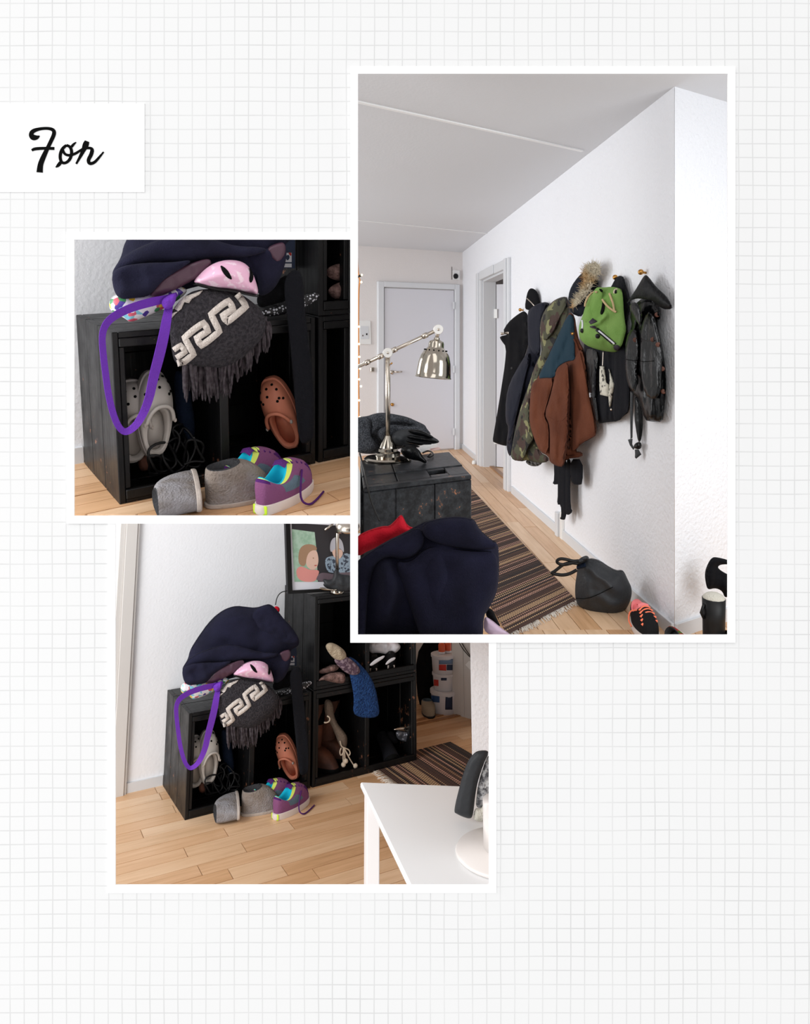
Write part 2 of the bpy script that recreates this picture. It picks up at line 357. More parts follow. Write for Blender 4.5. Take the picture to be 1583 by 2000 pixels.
def inside(P, poly):
    x, y = P[:, 0], P[:, 1]; r = np.zeros(len(P), bool); n = len(poly)
    for i in range(n):
        x1, y1 = poly[i]; x2, y2 = poly[(i + 1) % n]
        c = (y1 > y) != (y2 > y)
        with np.errstate(divide='ignore', invalid='ignore'): r ^= c & (x < (x2 - x1) * (y - y1) / (y2 - y1) + x1)
    return r
def bdist(P, poly, closed=True):
    d = np.full(len(P), 1e9); n = len(poly)
    for i in range(n if closed else n - 1):
        a = poly[i]; b = poly[(i + 1) % n]; ab = b - a; L = (ab ** 2).sum() + 1e-12
        t = np.clip(((P - a) @ ab) / L, 0, 1); d = np.minimum(d, np.sqrt((((a + t[:, None] * ab) - P) ** 2).sum(1)))
    return d
def fill(poly2, step, ring_in=False):
    """triangulated inside of a 2-D outline: points, triangles, number of rim points"""
    poly = np.array(poly2, float); seg = []
    for i in range(len(poly)):
        a, b = poly[i], poly[(i + 1) % len(poly)]; k = max(1, int(round(np.linalg.norm(b - a) / step)))
        for j in range(k): seg.append(a + (b - a) * j / k)
    B = np.array(seg); lo, hi = B.min(0), B.max(0)
    gx = np.arange(lo[0], hi[0], step); gy = np.arange(lo[1], hi[1], step * .866)
    G = np.array([(x + (step / 2 if j % 2 else 0), y) for j, y in enumerate(gy) for x in gx]) if len(gx) and len(gy) else np.zeros((0, 2))
    if len(G):
        G = G[inside(G, B)]
        if len(G): G = G[bdist(G, B) > step * .55]
    if ring_in:
        cen = np.roll(B, -1, 0) - np.roll(B, 1, 0); nn_ = np.stack([-cen[:, 1], cen[:, 0]], 1); nn_ /= (np.linalg.norm(nn_, axis=1)[:, None] + 1e-12)
        area = (B[:, 0] * np.roll(B[:, 1], -1) - np.roll(B[:, 0], -1) * B[:, 1]).sum()
        if area < 0: nn_ = -nn_
        I = [B + nn_ * step * q for q in (.14, .42)]; I = np.vstack(I); dI = np.concatenate([np.full(len(B), step * .14), np.full(len(B), step * .42)])
        ok = inside(I, B); I, dI = I[ok], dI[ok]; ok = bdist(I, B) > dI * .85; I = I[ok]
        if len(G): G = G[bdist(G, B) > step * .8]
        G = np.vstack([G, I]) if len(G) else I
    A = np.vstack([B, G]) if len(G) else B
    vs, _, tr, ov, _, _ = delaunay_2d_cdt([Vector(p) for p in A], [(i, (i + 1) % len(B)) for i in range(len(B))], [], 1, 1e-7)
    V = np.array([(v.x, v.y) for v in vs]); rim = np.zeros(len(V), bool)
    rim[:] = bdist(V, B) < step * .02
    return V, [tuple(t) for t in tr], rim, B
def axes(n):
    n = n.normalized(); u = Vector((0, 0, 1)).cross(n)
    u = u.normalized() if u.length > 1e-4 else Vector((1, 0, 0)); v = n.cross(u).normalized(); return u, v
def puff(out, p0, n, tf, tb=None, step=None, R=None, folds=(), nz=(0, 0, 0), seed=0, sm=2, lean=None):
    """cushion-like body with the given photo outline, lying in the plane (p0, n): tf thick in front, tb behind; folds = [(pixel path, amplitude, width)]"""
    n = n.normalized(); u, v = axes(n); tb = tf if tb is None else tb
    to2 = lambda q: ((q - p0).dot(u), (q - p0).dot(v))
    o2 = [Vector((*to2(wplane(x, y, p0, n)), 0)) for x, y in out]
    o2 = smooth_line(o2, sm, True) if sm else o2
    P = np.array([(a.x, a.y) for a in o2]); size = np.linalg.norm(P.max(0) - P.min(0)); step = step or size / 32
    V, T, rim, B = fill(P, step, True); d = bdist(V, B); R = R or max(d.max() * .85, 1e-4)
    t = np.clip(d / R, 0, 1); prof = np.sqrt(np.clip(1 - (1 - t) ** 2, 0, 1)); hf = tf * prof; hb = -tb * prof
    for path, amp, wd_ in folds:
        if amp < 0: amp, wd_ = amp * .4, wd_ * 1.7
        q = np.array([to2(wplane(x, y, p0, n)) for x, y in path]); hf = hf + amp * np.exp(-(bdist(V, q, False) / max(wd_, step * .9)) ** 2) * np.clip(t * 2.5, 0, 1)
    if nz[2]:
        fx, fy, am = nz
        hf = hf + np.array([am * noise.noise(Vector((a * fx, b * fy, seed * 3.1))) + .4 * am * noise.noise(Vector((a * fx * 2.3, b * fy * 2.3, seed * 5.7 + 9))) for a, b in V]) * np.clip(t * 2, 0, 1)
    hf = np.maximum(hf, tf * prof * .22)
    def W(a, b, h):
        q = p0 + u * a + v * b; return q + (CAM - q).normalized() * h
    VV = [W(V[i][0], V[i][1], 0 if rim[i] else hf[i]) for i in range(len(V))]; bi = {}
    for i in range(len(V)):
        if rim[i]: bi[i] = i
        else: bi[i] = len(VV); VV.append(W(V[i][0], V[i][1], min(hb[i], hf[i] - 1e-4)))
    FF = []
    for a, b, c in T:
        A_, B_, C_ = VV[a], VV[b], VV[c]
        if (B_ - A_).cross(C_ - A_).dot(n) < 0: b, c = c, b
        FF.append((a, b, c))
        if not (rim[a] and rim[b] and rim[c]): FF.append((bi[a], bi[c], bi[b]))
    return VV, FF
def bvh_of(*vfs):
    V, Fc = join(*vfs); return BVHTree.FromPolygons([tuple(v) for v in V], Fc)
def hit(bv, x, y, fallback=None):
    d = ray(x, y).normalized(); r = bv.ray_cast(CAM, d)
    if r[0] is None:
        if fallback is None: return None, -d
        return CAM + d * fallback, -d
    nn = r[1] if r[1].dot(d) < 0 else -r[1]
    return r[0], nn
def decal(bv, out, th=.002, sm=1, step=None, lift=.0008, nfrac=.5):
    """thin raised piece lying on a body: every point is dropped onto the surface seen at that pixel"""
    o2 = [Vector((x, y, 0)) for x, y in out]; o2 = smooth_line(o2, sm, True) if sm else o2
    P = np.array([(a.x, a.y) for a in o2]); size = np.linalg.norm(P.max(0) - P.min(0))
    V, T, rim, B = fill(P, step or max(size / 9, .8))
    cx, cy = P.mean(0); c, cn = hit(bv, cx, cy)
    ds = []
    for x, y in V:
        p, _ = hit(bv, x, y)
        if p is not None: ds.append((p - CAM).length)
    fb = float(np.median(ds)) if ds else 3.0
    top, bot = [], []
    for x, y in V:
        p, nn = hit(bv, x, y, fb); q = nn * nfrac - ray(x, y).normalized() * (1 - nfrac); q.normalize()
        top.append(p + q * (th + lift)); bot.append(p - q * .001)
    k = len(V); VV = top + bot; FF = []; cnt = {}
    for t in T:
        a, b, c_ = t
        if (top[b] - top[a]).cross(top[c_] - top[a]).dot(CAM - top[a]) < 0: b, c_ = c_, b
        FF.append((a, b, c_)); FF.append((a + k, c_ + k, b + k))
        for e in ((a, b), (b, c_), (c_, a)): cnt[e] = cnt.get(e, 0) + 1
    for (a, b) in list(cnt):
        if (b, a) not in cnt: FF.append((b, a, a + k, b + k))
    return VV, FF
def band(path, width):
    """outline polygon (pixels) of a stroke"""
    w = width if isinstance(width, (list, tuple)) else [width] * len(path); Lf, Rt = [], []
    for i, (x, y) in enumerate(path):
        a = path[max(i - 1, 0)]; b = path[min(i + 1, len(path) - 1)]; dx, dy = b[0] - a[0], b[1] - a[1]; l = math.hypot(dx, dy) or 1
        nx, ny = -dy / l * w[i] / 2, dx / l * w[i] / 2; Lf.append((x + nx, y + ny)); Rt.append((x - nx, y - ny))
    return Lf + Rt[::-1]
def stroke(bv, path, width, th=.002, it=1, sub=3):
    """ribbon dropped onto a body along a pixel path"""
    pts = [Vector((x, y, 0)) for x, y in path]; pts = smooth_line(pts, it) if it else pts
    q = []
    for i in range(len(pts) - 1):
        for j in range(sub): q.append(pts[i].lerp(pts[i + 1], j / sub))
    q.append(pts[-1]); w = width if not isinstance(width, (list, tuple)) else None
    ws = [width] * len(q) if w is not None else [width[min(int(i * len(width) / len(q)), len(width) - 1)] for i in range(len(q))]
    ds = [d for d in (hit(bv, a.x, a.y)[0] for a in q) if d is not None]; fb = float(np.median([(d - CAM).length for d in ds])) if ds else 3.0
    V, Fc = [], []
    for i, a in enumerate(q):
        d = (q[min(i + 1, len(q) - 1)] - q[max(i - 1, 0)]); l = math.hypot(d.x, d.y) or 1; nx, ny = -d.y / l * ws[i] / 2, d.x / l * ws[i] / 2
        p1, n1 = hit(bv, a.x + nx, a.y + ny, fb); p2, n2 = hit(bv, a.x - nx, a.y - ny, fb)
        o1 = -ray(a.x, a.y).normalized()
        V += [p1 - o1 * .001, p1 + o1 * th, p2 + o1 * th, p2 - o1 * .001]
    for i in range(len(q) - 1):
        for k in range(4): Fc.append((i * 4 + k, i * 4 + (k + 1) % 4, i * 4 + 4 + (k + 1) % 4, i * 4 + 4 + k))
    Fc += [(3, 2, 1, 0), tuple(len(V) - 4 + i for i in range(4))]
    return V, Fc
def slab(out, p0, n, th, back=0):
    """flat plate: pixel polygon on a world plane, th thick towards n"""
    n = n.normalized(); P = [wplane(x, y, p0, n) for x, y in out]; return prism(P, n, th, back)
def prism(P, n, th, back=0):
    k = len(P); A = [p + n * th for p in P]; B = [p - n * back for p in P]
    nn = Vector((0, 0, 0))
    for i in range(k): nn += P[i].cross(P[(i + 1) % k])
    f = tuple(range(k)) if nn.dot(n) > 0 else tuple(reversed(range(k)))
    FF = [f, tuple(i + k for i in reversed(f))]
    for i in range(k):
        a, b = f[i], f[(i + 1) % k]; FF.append((b, a, a + k, b + k))
    return A + B, FF
def lathe_at(prof, base, axis=Vector((0, 0, 1)), n=24):
    q = Vector((0, 0, 1)).rotation_difference(axis.normalized()).to_matrix().to_4x4()
    return lathe(prof, n, Matrix.Translation(base) @ q)
def ball(c, r, n=10, sc=(1, 1, 1)):
    prof = [(max(r * math.sin(math.pi * i / n), 1e-4), -r * math.cos(math.pi * i / n)) for i in range(n + 1)]
    V, Fc = lathe(prof, max(8, n), None); return [Vector((v.x * sc[0], v.y * sc[1], v.z * sc[2])) + Vector(c) for v in V], Fc
def clip_poly(poly, conv):
    """clip 2-D polygon by a convex one (counter-clockwise)"""
    out = list(poly)
    for i in range(len(conv)):
        a, b = conv[i], conv[(i + 1) % len(conv)]; src, out = out, []
        if not src: return []
        f = lambda p: (b[0] - a[0]) * (p[1] - a[1]) - (b[1] - a[1]) * (p[0] - a[0])
        for j in range(len(src)):
            p, q = src[j], src[(j + 1) % len(src)]; fp, fq = f(p), f(q)
            if fp >= 0: out.append(p)
            if fp * fq < 0: t = fp / (fp - fq); out.append((p[0] + (q[0] - p[0]) * t, p[1] + (q[1] - p[1]) * t))
    return out
def ccw(P): return P if sum(P[i][0] * P[(i + 1) % len(P)][1] - P[(i + 1) % len(P)][0] * P[i][1] for i in range(len(P))) > 0 else P[::-1]
def planks(fr, conv, ang, width, seed, parent, th=.006, lmin=.45, lmax=1.1, gap=.0018):
    """parquet boards laid over a convex part of the floor, each its own piece"""
    rnd = random.Random(seed); conv = ccw(conv); ca, sa = math.cos(ang), math.sin(ang)
    loc = [(x * ca + y * sa, -x * sa + y * ca) for x, y in conv]; x0, x1 = min(p[0] for p in loc), max(p[0] for p in loc); y0, y1 = min(p[1] for p in loc), max(p[1] for p in loc)
    y = y0 - width * rnd.random()
    while y < y1:
        x = x0 - rnd.random() * lmax
        while x < x1:
            l = rnd.uniform(lmin, lmax)
            q = clip_poly([(x + gap, y + gap), (x + l - gap, y + gap), (x + l - gap, y + width - gap), (x + gap, y + width - gap)], ccw(loc))
            if len(q) > 2:
                U = [(a + rnd.random() * 0, b) for a, b in q]; ox, oy = rnd.random() * 9, rnd.random() * 9
                z = th + rnd.uniform(-.0006, .0006)
                P = [Vector((a * ca - b * sa, a * sa + b * ca, z)) for a, b in q]; V, Fc = prism(P, Vector((0, 0, 1)), 0, th)
                uv = [(a + ox, b + oy) for a, b in U] * 2
                mesh('plank', [fr.w(v) for v in V], Fc, rnd.choice(WOODS), parent, smooth=False, uv=uv)
            x += l
        y += width
# ------------------------------------------------------------------ the page: grid paper sheet with three picture openings
BZ = 1.0                                                     # distance of the page from the eye
PN = Vector((0, -1, 0))
def pg(x, y, lift=0.0): r = ray(x, y); return CAM + r * BZ + Vector((0, -lift, 0))
PHOTO = {'tall': (700, 147.5, 1418, 1236), 'square': (148.5, 469, 685, 1005.5), 'wide': (228, 1021, 954.5, 1724)}
def ring(name, outer, holes, th, material, lift, label=None, cat=None, kind=None):
    """sheet from a few rectangles around the openings, joined into one mesh"""
    xs = sorted({outer[0], outer[2]} | {v for h in holes for v in (h[0], h[2]) if outer[0] < v < outer[2]})
    ys = sorted({outer[1], outer[3]} | {v for h in holes for v in (h[1], h[3]) if outer[1] < v < outer[3]})
    V, Fc, ix = [], [], {}
    def vid(x, y, s):
        k = (x, y, s)
        if k not in ix: ix[k] = len(V); V.append(CAM + ray(x, y) * BZ + Vector((0, -lift - (th if s else 0), 0)))
        return ix[k]
    solid = {}
    for i in range(len(xs) - 1):
        for j in range(len(ys) - 1):
            cx, cy = (xs[i] + xs[i + 1]) / 2, (ys[j] + ys[j + 1]) / 2
            solid[i, j] = not any(h[0] < cx < h[2] and h[1] < cy < h[3] for h in holes)
    for (i, j), s in solid.items():
        if not s: continue
        a, b, c, d = (xs[i], ys[j]), (xs[i + 1], ys[j]), (xs[i + 1], ys[j + 1]), (xs[i], ys[j + 1])
        Fc.append((vid(*a, 1), vid(*d, 1), vid(*c, 1), vid(*b, 1))); Fc.append((vid(*a, 0), vid(*b, 0), vid(*c, 0), vid(*d, 0)))
        for (p, q, di, dj) in ((a, b, 0, -1), (b, c, 1, 0), (c, d, 0, 1), (d, a, -1, 0)):
            if not solid.get((i + di, j + dj), False): Fc.append((vid(*p, 1), vid(*q, 1), vid(*q, 0), vid(*p, 0)))
    M = Matrix.Translation(CAM + Vector((0, BZ, 0)))
    if name == 'wall_front': M = Matrix.Translation(CAM + Vector((0, BZ, 0)))
    o = mesh(name, V, Fc, material, None, True, M, smooth=False)
    return tag(o, label, cat, None, kind)
E_ = 3.0
P_t, P_s, P_w = PHOTO['tall'], PHOTO['square'], PHOTO['wide']
P_w_hidden = [P_w]
wall_front = ring('wall_front', (-620, -480, 2200, 2420), [(P_t[0] - E_, P_t[1] - E_, P_t[2] + E_, P_t[3] + E_), (P_s[0] - E_, P_s[1] - E_, P_t[0] - 8, P_s[3] + E_), (P_w[0] - E_, P_w[1] - E_, P_w[2] + E_, P_w[3] + E_)], .003, page_m, 0,
                  'pale grid paper sheet with three picture openings', None, 'structure')
wide_cut = (P_t[0] - 15, 900, 1500, P_t[3] + 15)
ring('photo_border', (213, 1005.6, 969.5, 1740), [P_w, (684.9, 900, 1500, 1251)], .0012, white_m, .003, 'white border around the lower picture of crates and white table', 'border')
ring('photo_border', (133, 454, 684.9, 1020.9), [P_s], .0012, white_m, .0042, 'white border around the small square close-up picture', 'border')
ring('photo_border', (684.9, 132.5, 1433, 1251.5), [P_t], .0012, white_m, .0054, 'white border around the tall hallway picture', 'border')
cardL = thing('title_card', 'white card with black handwritten title at the page edge', 'card', pg(0, 376, .003))
V, Fc = prism([pg(-20, 204, .003), pg(284.5, 204, .003), pg(284.5, 376.5, .003), pg(-20, 376.5, .003)], PN, .0012); mesh('card_sheet', V, Fc, white_m, cardL, smooth=False)
def pen(strokes):
    parts = []
    for k, path in enumerate(strokes):
        q = smooth_line([Vector(p) for p in path], 3); V, Fc = [], []
        for i, a in enumerate(q):
            d = q[min(i + 1, len(q) - 1)] - q[max(i - 1, 0)]; l = math.hypot(d.x, d.y) or 1; nx, ny = -d.y / l * a.z / 2, d.x / l * a.z / 2
            for sx, lf in ((1, .0043), (1, .0049 + k * 2e-5), (-1, .0049 + k * 2e-5), (-1, .0043)):
                x, y = zz('c', [(a.x + sx * nx, a.y + sx * ny)])[0]; V.append(pg(x, y, lf))
        for i in range(len(q) - 1):
            for j in range(4): Fc.append((i * 4 + j, i * 4 + (j + 1) % 4, i * 4 + 4 + (j + 1) % 4, i * 4 + 4 + j))
        Fc += [(3, 2, 1, 0), tuple(len(V) - 4 + i for i in range(4))]; parts.append((V, Fc))
    return join(*parts)
V, Fc = pen([[(425, 408, 8), (395, 425, 46), (355, 425, 62), (335, 395, 46), (352, 358, 42), (420, 335, 30), (510, 328, 28), (568, 345, 36), (577, 385, 40), (542, 460, 38), (508, 530, 38), (465, 620, 50), (432, 700, 54), (425, 782, 64)],
             [(344, 556, 22), (372, 540, 32), (470, 534, 28), (576, 537, 30)]]); mesh('letter', V, Fc, ink_m, cardL, smooth=False)
V, Fc = pen([[(700, 503, 26), (655, 540, 32), (632, 610, 32), (645, 680, 30), (690, 690, 26), (738, 650, 30), (757, 580, 32), (742, 520, 30), (700, 503, 26)], [(590, 730, 8), (615, 712, 34), (640, 680, 34)], [(752, 520, 26), (775, 492, 24), (800, 472, 8)],
             [(660, 545, 26), (678, 592, 26), (720, 610, 26), (780, 596, 26), (830, 566, 24), (880, 532, 20)]]); mesh('letter', V, Fc, ink_m, cardL, smooth=False)
V, Fc = pen([[(800, 695, 18), (845, 615, 30), (880, 545, 44), (898, 500, 66), (912, 462, 46)], [(885, 535, 26), (940, 530, 24), (968, 545, 36), (955, 600, 40), (922, 655, 36), (935, 695, 34), (985, 685, 28), (1035, 630, 24), (1082, 572, 14)]]); mesh('letter', V, Fc, ink_m, cardL, smooth=False)
# plates that part the three rooms behind the page
def plate(name, pts, label):
    A = [CAM + ray(x, y) * z for x, y, z in pts]; n = (A[1] - A[0]).cross(A[2] - A[0]).normalized()
    V, Fc = prism(A, n, .0015, .0015); return tag(mesh(name, V, Fc, wall_warm, smooth=False), label, None, None, 'structure')
plate('partition_wall', [(692.5, -120, 1.01), (692.5, 1240, 1.01), (692.5, 1240, 2.9), (692.5, 150, 2.9)], 'thin upright partition between the picture openings')
plate('partition_shelf', [(60, 1013.3, 1.01), (692, 1013.3, 1.01), (692, 1013.3, 2.5), (60, 1013.3, 2.5)], 'thin partition between the square close-up and the lower picture')
plate('partition_floor', [(693, 1244.5, 1.01), (962, 1244.5, 1.01), (962, 1244.5, 3.3), (693, 1244.5, 3.3)], 'thin sloping partition below the tall hallway picture')

# ------------------------------------------------------------------ reusable models
def mat_axes(o, x, z):
    x = Vector(x).normalized(); z = Vector(z); z = (z - x * z.dot(x)).normalized(); y = z.cross(x)
    return Matrix(((x.x, y.x, z.x, o[0]), (x.y, y.y, z.y, o[1]), (x.z, y.z, z.z, o[2]), (0, 0, 0, 1)))
def crate(M, W, H, D, label, group=None, right=True, div=True, slot=False, cat='crate'):
    """wooden crate lying on its side, open to the front (local -y), with boards, rails and a middle divider"""
    t = .018; o = thing('wooden_crate', label, cat, M, group); bx = {}
    def bd(name, p, s, par=o):
        V, Fc = hexa(p, (s[0], 0, 0), (0, s[1], 0), (0, 0, s[2]), .0022); return mesh(name, V, Fc, black_paint, par, False, smooth=False)
    e = .0012; cuts = [0, .36, .70, 1.0]
    for x in ([0] + ([W - t] if right else [])):
        for i in range(3): bd('board', (x, D * cuts[i] + e, 0 if i else -.0), (t, D * (cuts[i + 1] - cuts[i]) - 2 * e, H))
    xe = W - t if right else W
    for z in (0, H - t):
        for i in range(3):
            if slot and z and i == 1:
                a, b = D * cuts[1] + e, D * cuts[2] - e; s0, s1 = t + (xe - t) * .38, t + (xe - t) * .62
                bd('board', (t, a, z), (s0 - t, b - a, t)); bd('board', (s1, a, z), (xe - s1, b - a, t))
            else: bd('board', (t, D * cuts[i] + e, z), (xe - t, D * (cuts[i + 1] - cuts[i]) - 2 * e, t))
    n = 4
    for i in range(n): bd('back_board', (t, D - .012, t + (H - 2 * t) * i / n), (xe - t, .011 - .002 * (i % 2), (H - 2 * t) / n))
    bd('rail', (t, -.004, H - .042), (xe - t, .016, .024)); bd('rail', (t, -.004, t), (xe - t, .016, .028))
    bd('corner_post', (t, .004, t + .03), (.016, .03, H - 2 * t - .055))
    if right: bd('corner_post', (xe - .016, .004, t + .03), (.016, .03, H - 2 * t - .055))
    if div: bd('divider', (W / 2 - .009, .012, t), (.018, D - .026, H - 2 * t)); bd('corner_post', (W / 2 - .014, -.002, t + .028), (.028, .014, H - 2 * t - .052))
    return o
def shoe_grid(L, Wd, zb, rim, m=8, N=44, tz=2.0, ts=1.6, pointed=0):
    def plan(k):
        h = N // 2; side = 1 if k <= h else -1; u = k / h if k <= h else (N - k) / h
        return u, side
    G = []
    for j in range(m + 1):
        t = j / m; s = t ** ts; zq = 1 - (1 - t) ** tz; row = []
        for k in range(N):
            u, sd = plan(k); c = (1 - math.cos(math.pi * u)) / 2
            x = L * c; w = Wd / 2 * math.sin(math.pi * u) ** .62 * (.80 + .24 * math.sin(math.pi * min(1, c * .72))) * (1 - .12 * max(0, .4 - c)) if 0 < u < 1 else 0
            rx = rim['x0'] + (rim['x1'] - rim['x0']) * c; rw = rim['w'] / 2 * math.sin(math.pi * u) ** .8 if 0 < u < 1 else 0
            rz = rim['zh'] * (1 - c) + rim['zf'] * c - rim.get('dip', 0) * math.sin(math.pi * c)
            y = w * (1 - s) + rw * s; bul = math.sin(math.pi * t) * .006
            row.append(Vector((x * (1 - s) + rx * s + bul * (c - .5) * .6, sd * (y + bul * .7), zb + (rz - zb) * zq)))
        G.append(row)
    return G
def grid_faces(G, pred):
    m, N = len(G) - 1, len(G[0]); V = [v for r in G for v in r]; Fc = []
    for j in range(m):
        for k in range(N):
            if pred(j, k): Fc.append((j * N + k, j * N + (k + 1) % N, (j + 1) * N + (k + 1) % N, (j + 1) * N + k)[::-1])
    used = sorted({i for f in Fc for i in f}); ix = {a: b for b, a in enumerate(used)}
    return [V[i] for i in used], [tuple(ix[i] for i in f) for f in Fc]
def lining(G, zb, k=3, sh=.86):
    rim = G[-1]; N = len(rim); c = sum(rim, Vector()) / N; R = [rim]
    R.append([Vector((p.x * .985 + c.x * .015, p.y * .88, p.z + .003)) for p in rim])
    for j in range(1, k + 1):
        t = j / k; R.append([Vector((c.x + (p.x - c.x) * (1 - .12 * t), p.y * (.84 - .1 * t), (p.z) * (1 - t) + (zb + .008) * t)) for p in rim])
    V = [v for r in R for v in r]; Fc = []
    for j in range(len(R) - 1):
        for q in range(N): Fc.append((j * N + q, j * N + (q + 1) % N, (j + 1) * N + (q + 1) % N, (j + 1) * N + q)[::-1])
    Fc.append(tuple((len(R) - 1) * N + q for q in range(N))); return V, Fc
def sole(G, zb, z0=0.0, k=1.05, grow=.004, bev=.3):
    b = G[0]; N = len(b); c = sum(b, Vector()) / N; R = []
    for z, s in ((z0, k - .03), (z0 + (zb - z0) * bev, k + .01), (zb, k), (zb + .002, k - .06)):
        R.append([Vector((c.x + (p.x - c.x) * s, p.y * s, z)) for p in b])
    V = [v for r in R for v in r]; Fc = [tuple(range(N))]
    for j in range(3):
        for q in range(N): Fc.append((j * N + q, j * N + (q + 1) % N, (j + 1) * N + (q + 1) % N, (j + 1) * N + q)[::-1])
    Fc.append(tuple(3 * N + q for q in reversed(range(N)))); return V, Fc
def uof(k, N): h = N // 2; return k / h if k <= h else (N - k) / h
def sneaker(M, label, group, cols, L=.265, Wd=.095, lace_pts=None, laces=True, lr=1.0, hs=1.0):
    """running shoe: x heel to toe, z up"""
    o = thing('sneaker', label, 'shoe', M, group); N = 44; m = 8; zb = .028; s = L / .265
    G = shoe_grid(L, Wd, zb, dict(x0=.008 * s, x1=.125 * s, w=.068 * s, zh=.116 * s * hs, zf=.138 * s * hs, dip=.04 * s), m, N)
    bd, mesh_, toe, heel, collar, tong = cols['body'], cols['mesh'], cols['toe'], cols['heel'], cols['collar'], cols['in']
    groups = {'collar': [], 'heel_counter': [], 'toe_cap': [], 'side_panel': [], 'upper': []}
    def cls(j, k):
        u = (uof(k, N) + uof((k + 1) % N, N)) / 2
        if j == m - 1: return 'collar'
        if u < .2 and j < m - 1: return 'heel_counter' if j > 4 else 'upper'
        if u > .84 and j < 4: return 'toe_cap'
        if .36 < u < .64 and 2 <= j <= 5: return 'side_panel'
        return 'upper'
    for g, mt in (('collar', collar), ('heel_counter', heel), ('toe_cap', toe), ('side_panel', mesh_), ('upper', bd)):
        V, Fc = grid_faces(G, lambda j, k: cls(j, k) == g); mesh(g, V, Fc, mt, o, False)
    mesh('lining', *lining(G, zb), tong, o, False)
    so = mesh('sole', *sole(G, zb), cols['sole'], o, False, auto=.6)
    V, Fc = sole([[Vector((p.x * .03, p.y * .5, p.z)) for p in G[0]]], zb * .95, .002, 1.02); mesh('heel_block', [v + Vector((-.003, 0, 0)) for v in V], Fc, cols['heelblock'], so, False)
    tg = [Vector((.10 * s, 0, .13 * s * hs)), Vector((.118 * s, 0, .147 * s * hs)), Vector((.14 * s, 0, .13 * s * hs)), Vector((.19 * s, 0, .088 * s))]; V, Fc = [], []
    for p in smooth_line(tg, 1):
        for y in (-.024, -.012, 0, .012, .024): V.append(p + Vector((0, y * s, -abs(y) * .3 + .001)))
    for i in range(len(V) // 5 - 1):
        for j in range(4): Fc.append((i * 5 + j, i * 5 + 5 + j, i * 5 + 6 + j, i * 5 + 1 + j)[::-1])
    mesh('tongue', V, Fc, cols['tongue'], o, False)
    if laces:
        h = N // 2
        for q in range(5):
            j = m - 1 - q; dk = 4
            a, b = G[j][h - dk], G[j][h + dk]; mid = (a + b) / 2 + Vector((.004, 0, .012 * s)); V, Fc = tube(smooth_line([a + Vector((0, 0, .002)), mid, G[j - (1 if lr > 1.5 and j > 1 else 0)][h + dk] + Vector((0, 0, .002))], 2), .0032 * s * lr, 6); mesh('lace', V, Fc, cols['lace'], o, False)
    if lace_pts: V, Fc = tube(smooth_line(lace_pts, 2), .0034, 6); mesh('loose_lace', V, Fc, cols['lace'], o, False)
    return o, G
PURPLE = dict(body=sn_plum, mesh=sn_grey, toe=sn_purple, heel=sn_purple, collar=sn_yellow, sole=sn_sole, heelblock=sn_lime, tongue=sn_purple, lace=sn_purple)
PURPLE['in'] = sn_teal
CORAL = dict(body=blackmesh, mesh=blackmesh, toe=blackmesh, heel=blackmesh, collar=pinklin, sole=sn_sole, heelblock=rubber, tongue=pinklin, lace=coral); CORAL['in'] = pinklin
BLK = dict(body=blackmesh, mesh=rubber, toe=blackmesh, heel=rubber, collar=rubber, sole=rubber, heelblock=sn_sole, tongue=blackmesh, lace=rubber); BLK['in'] = felt_in
def slipper(M, label, group, fm):
    o = thing('felt_slipper', label, 'slipper', M, group); zb = .012
    G = shoe_grid(.205, .09, zb, dict(x0=.004, x1=.098, w=.074, zh=.112, zf=.122, dip=.003), 9, 44, 1.7, 1.25)
    V, Fc = grid_faces(G, lambda j, k: True); mesh('upper', V, Fc, fm, o, False); mesh('lining', *lining(G, zb), felt_in, o, False); mesh('sole', *sole(G, zb), suede_sole, o, False, auto=.6)
    return o
def clog(M, label, group, cm, L=.25, mark=None):
    o = thing('foam_clog', label, 'clog', M, group); zb = .026; N = 48; m = 9; s = L / .25
    G = shoe_grid(L, .098 * s, zb, dict(x0=.012 * s, x1=.146 * s, w=.076 * s, zh=.05 * s, zf=.082 * s, dip=.012 * s), m, N, 2.4, 1.5)
    V, Fc = grid_faces(G, lambda j, k: True); mesh('upper', V, Fc, cm, o, False); mesh('footbed', *lining(G, zb), cm, o, False); mesh('sole', *sole(G, zb), cm, o, False, auto=.6)
    h = N // 2; rimp = [G[m][k] for k in range(int(N * .30), int(N * .70) + 1)]; c = sum(rimp, Vector()) / len(rimp)
    P = [Vector((p.x + (p.x - c.x) * .12 + .006, p.y * 1.16, p.z + .012)) for p in rimp]; st = mesh('strap', *tube(P, .0058 * s, 8), cm, o, False)
    for p in (P[0], P[-1]): mesh('rivet', *ball(p + Vector((0, .004 if p.y > 0 else -.004, 0)), .0075 * s, 8, (1, .6, 1)), croc_grey if cm != croc_grey else suede_sole, st, False)
    for (j, dk) in ((5, 0), (5, 4), (5, -4), (3, 0), (3, 3), (3, -3), (4, 6), (4, -6), (6, 3), (6, -3), (2, 1)):
        p = G[j][h + dk]; q = (G[j + 1][h + dk] - G[j - 1][h + dk]).cross(G[j][(h + dk + 1) % N] - G[j][h + dk - 1]); q = q if q.z > 0 else -q
        mesh('vent_hole', *lathe_at([(.0001, .0), (.0046 * s, .0), (.0046 * s, .0016), (.0001, .0017)], p, q, 10), mark if (mark and (j, dk) == (5, 4)) else hole_m, o, False)
    return o
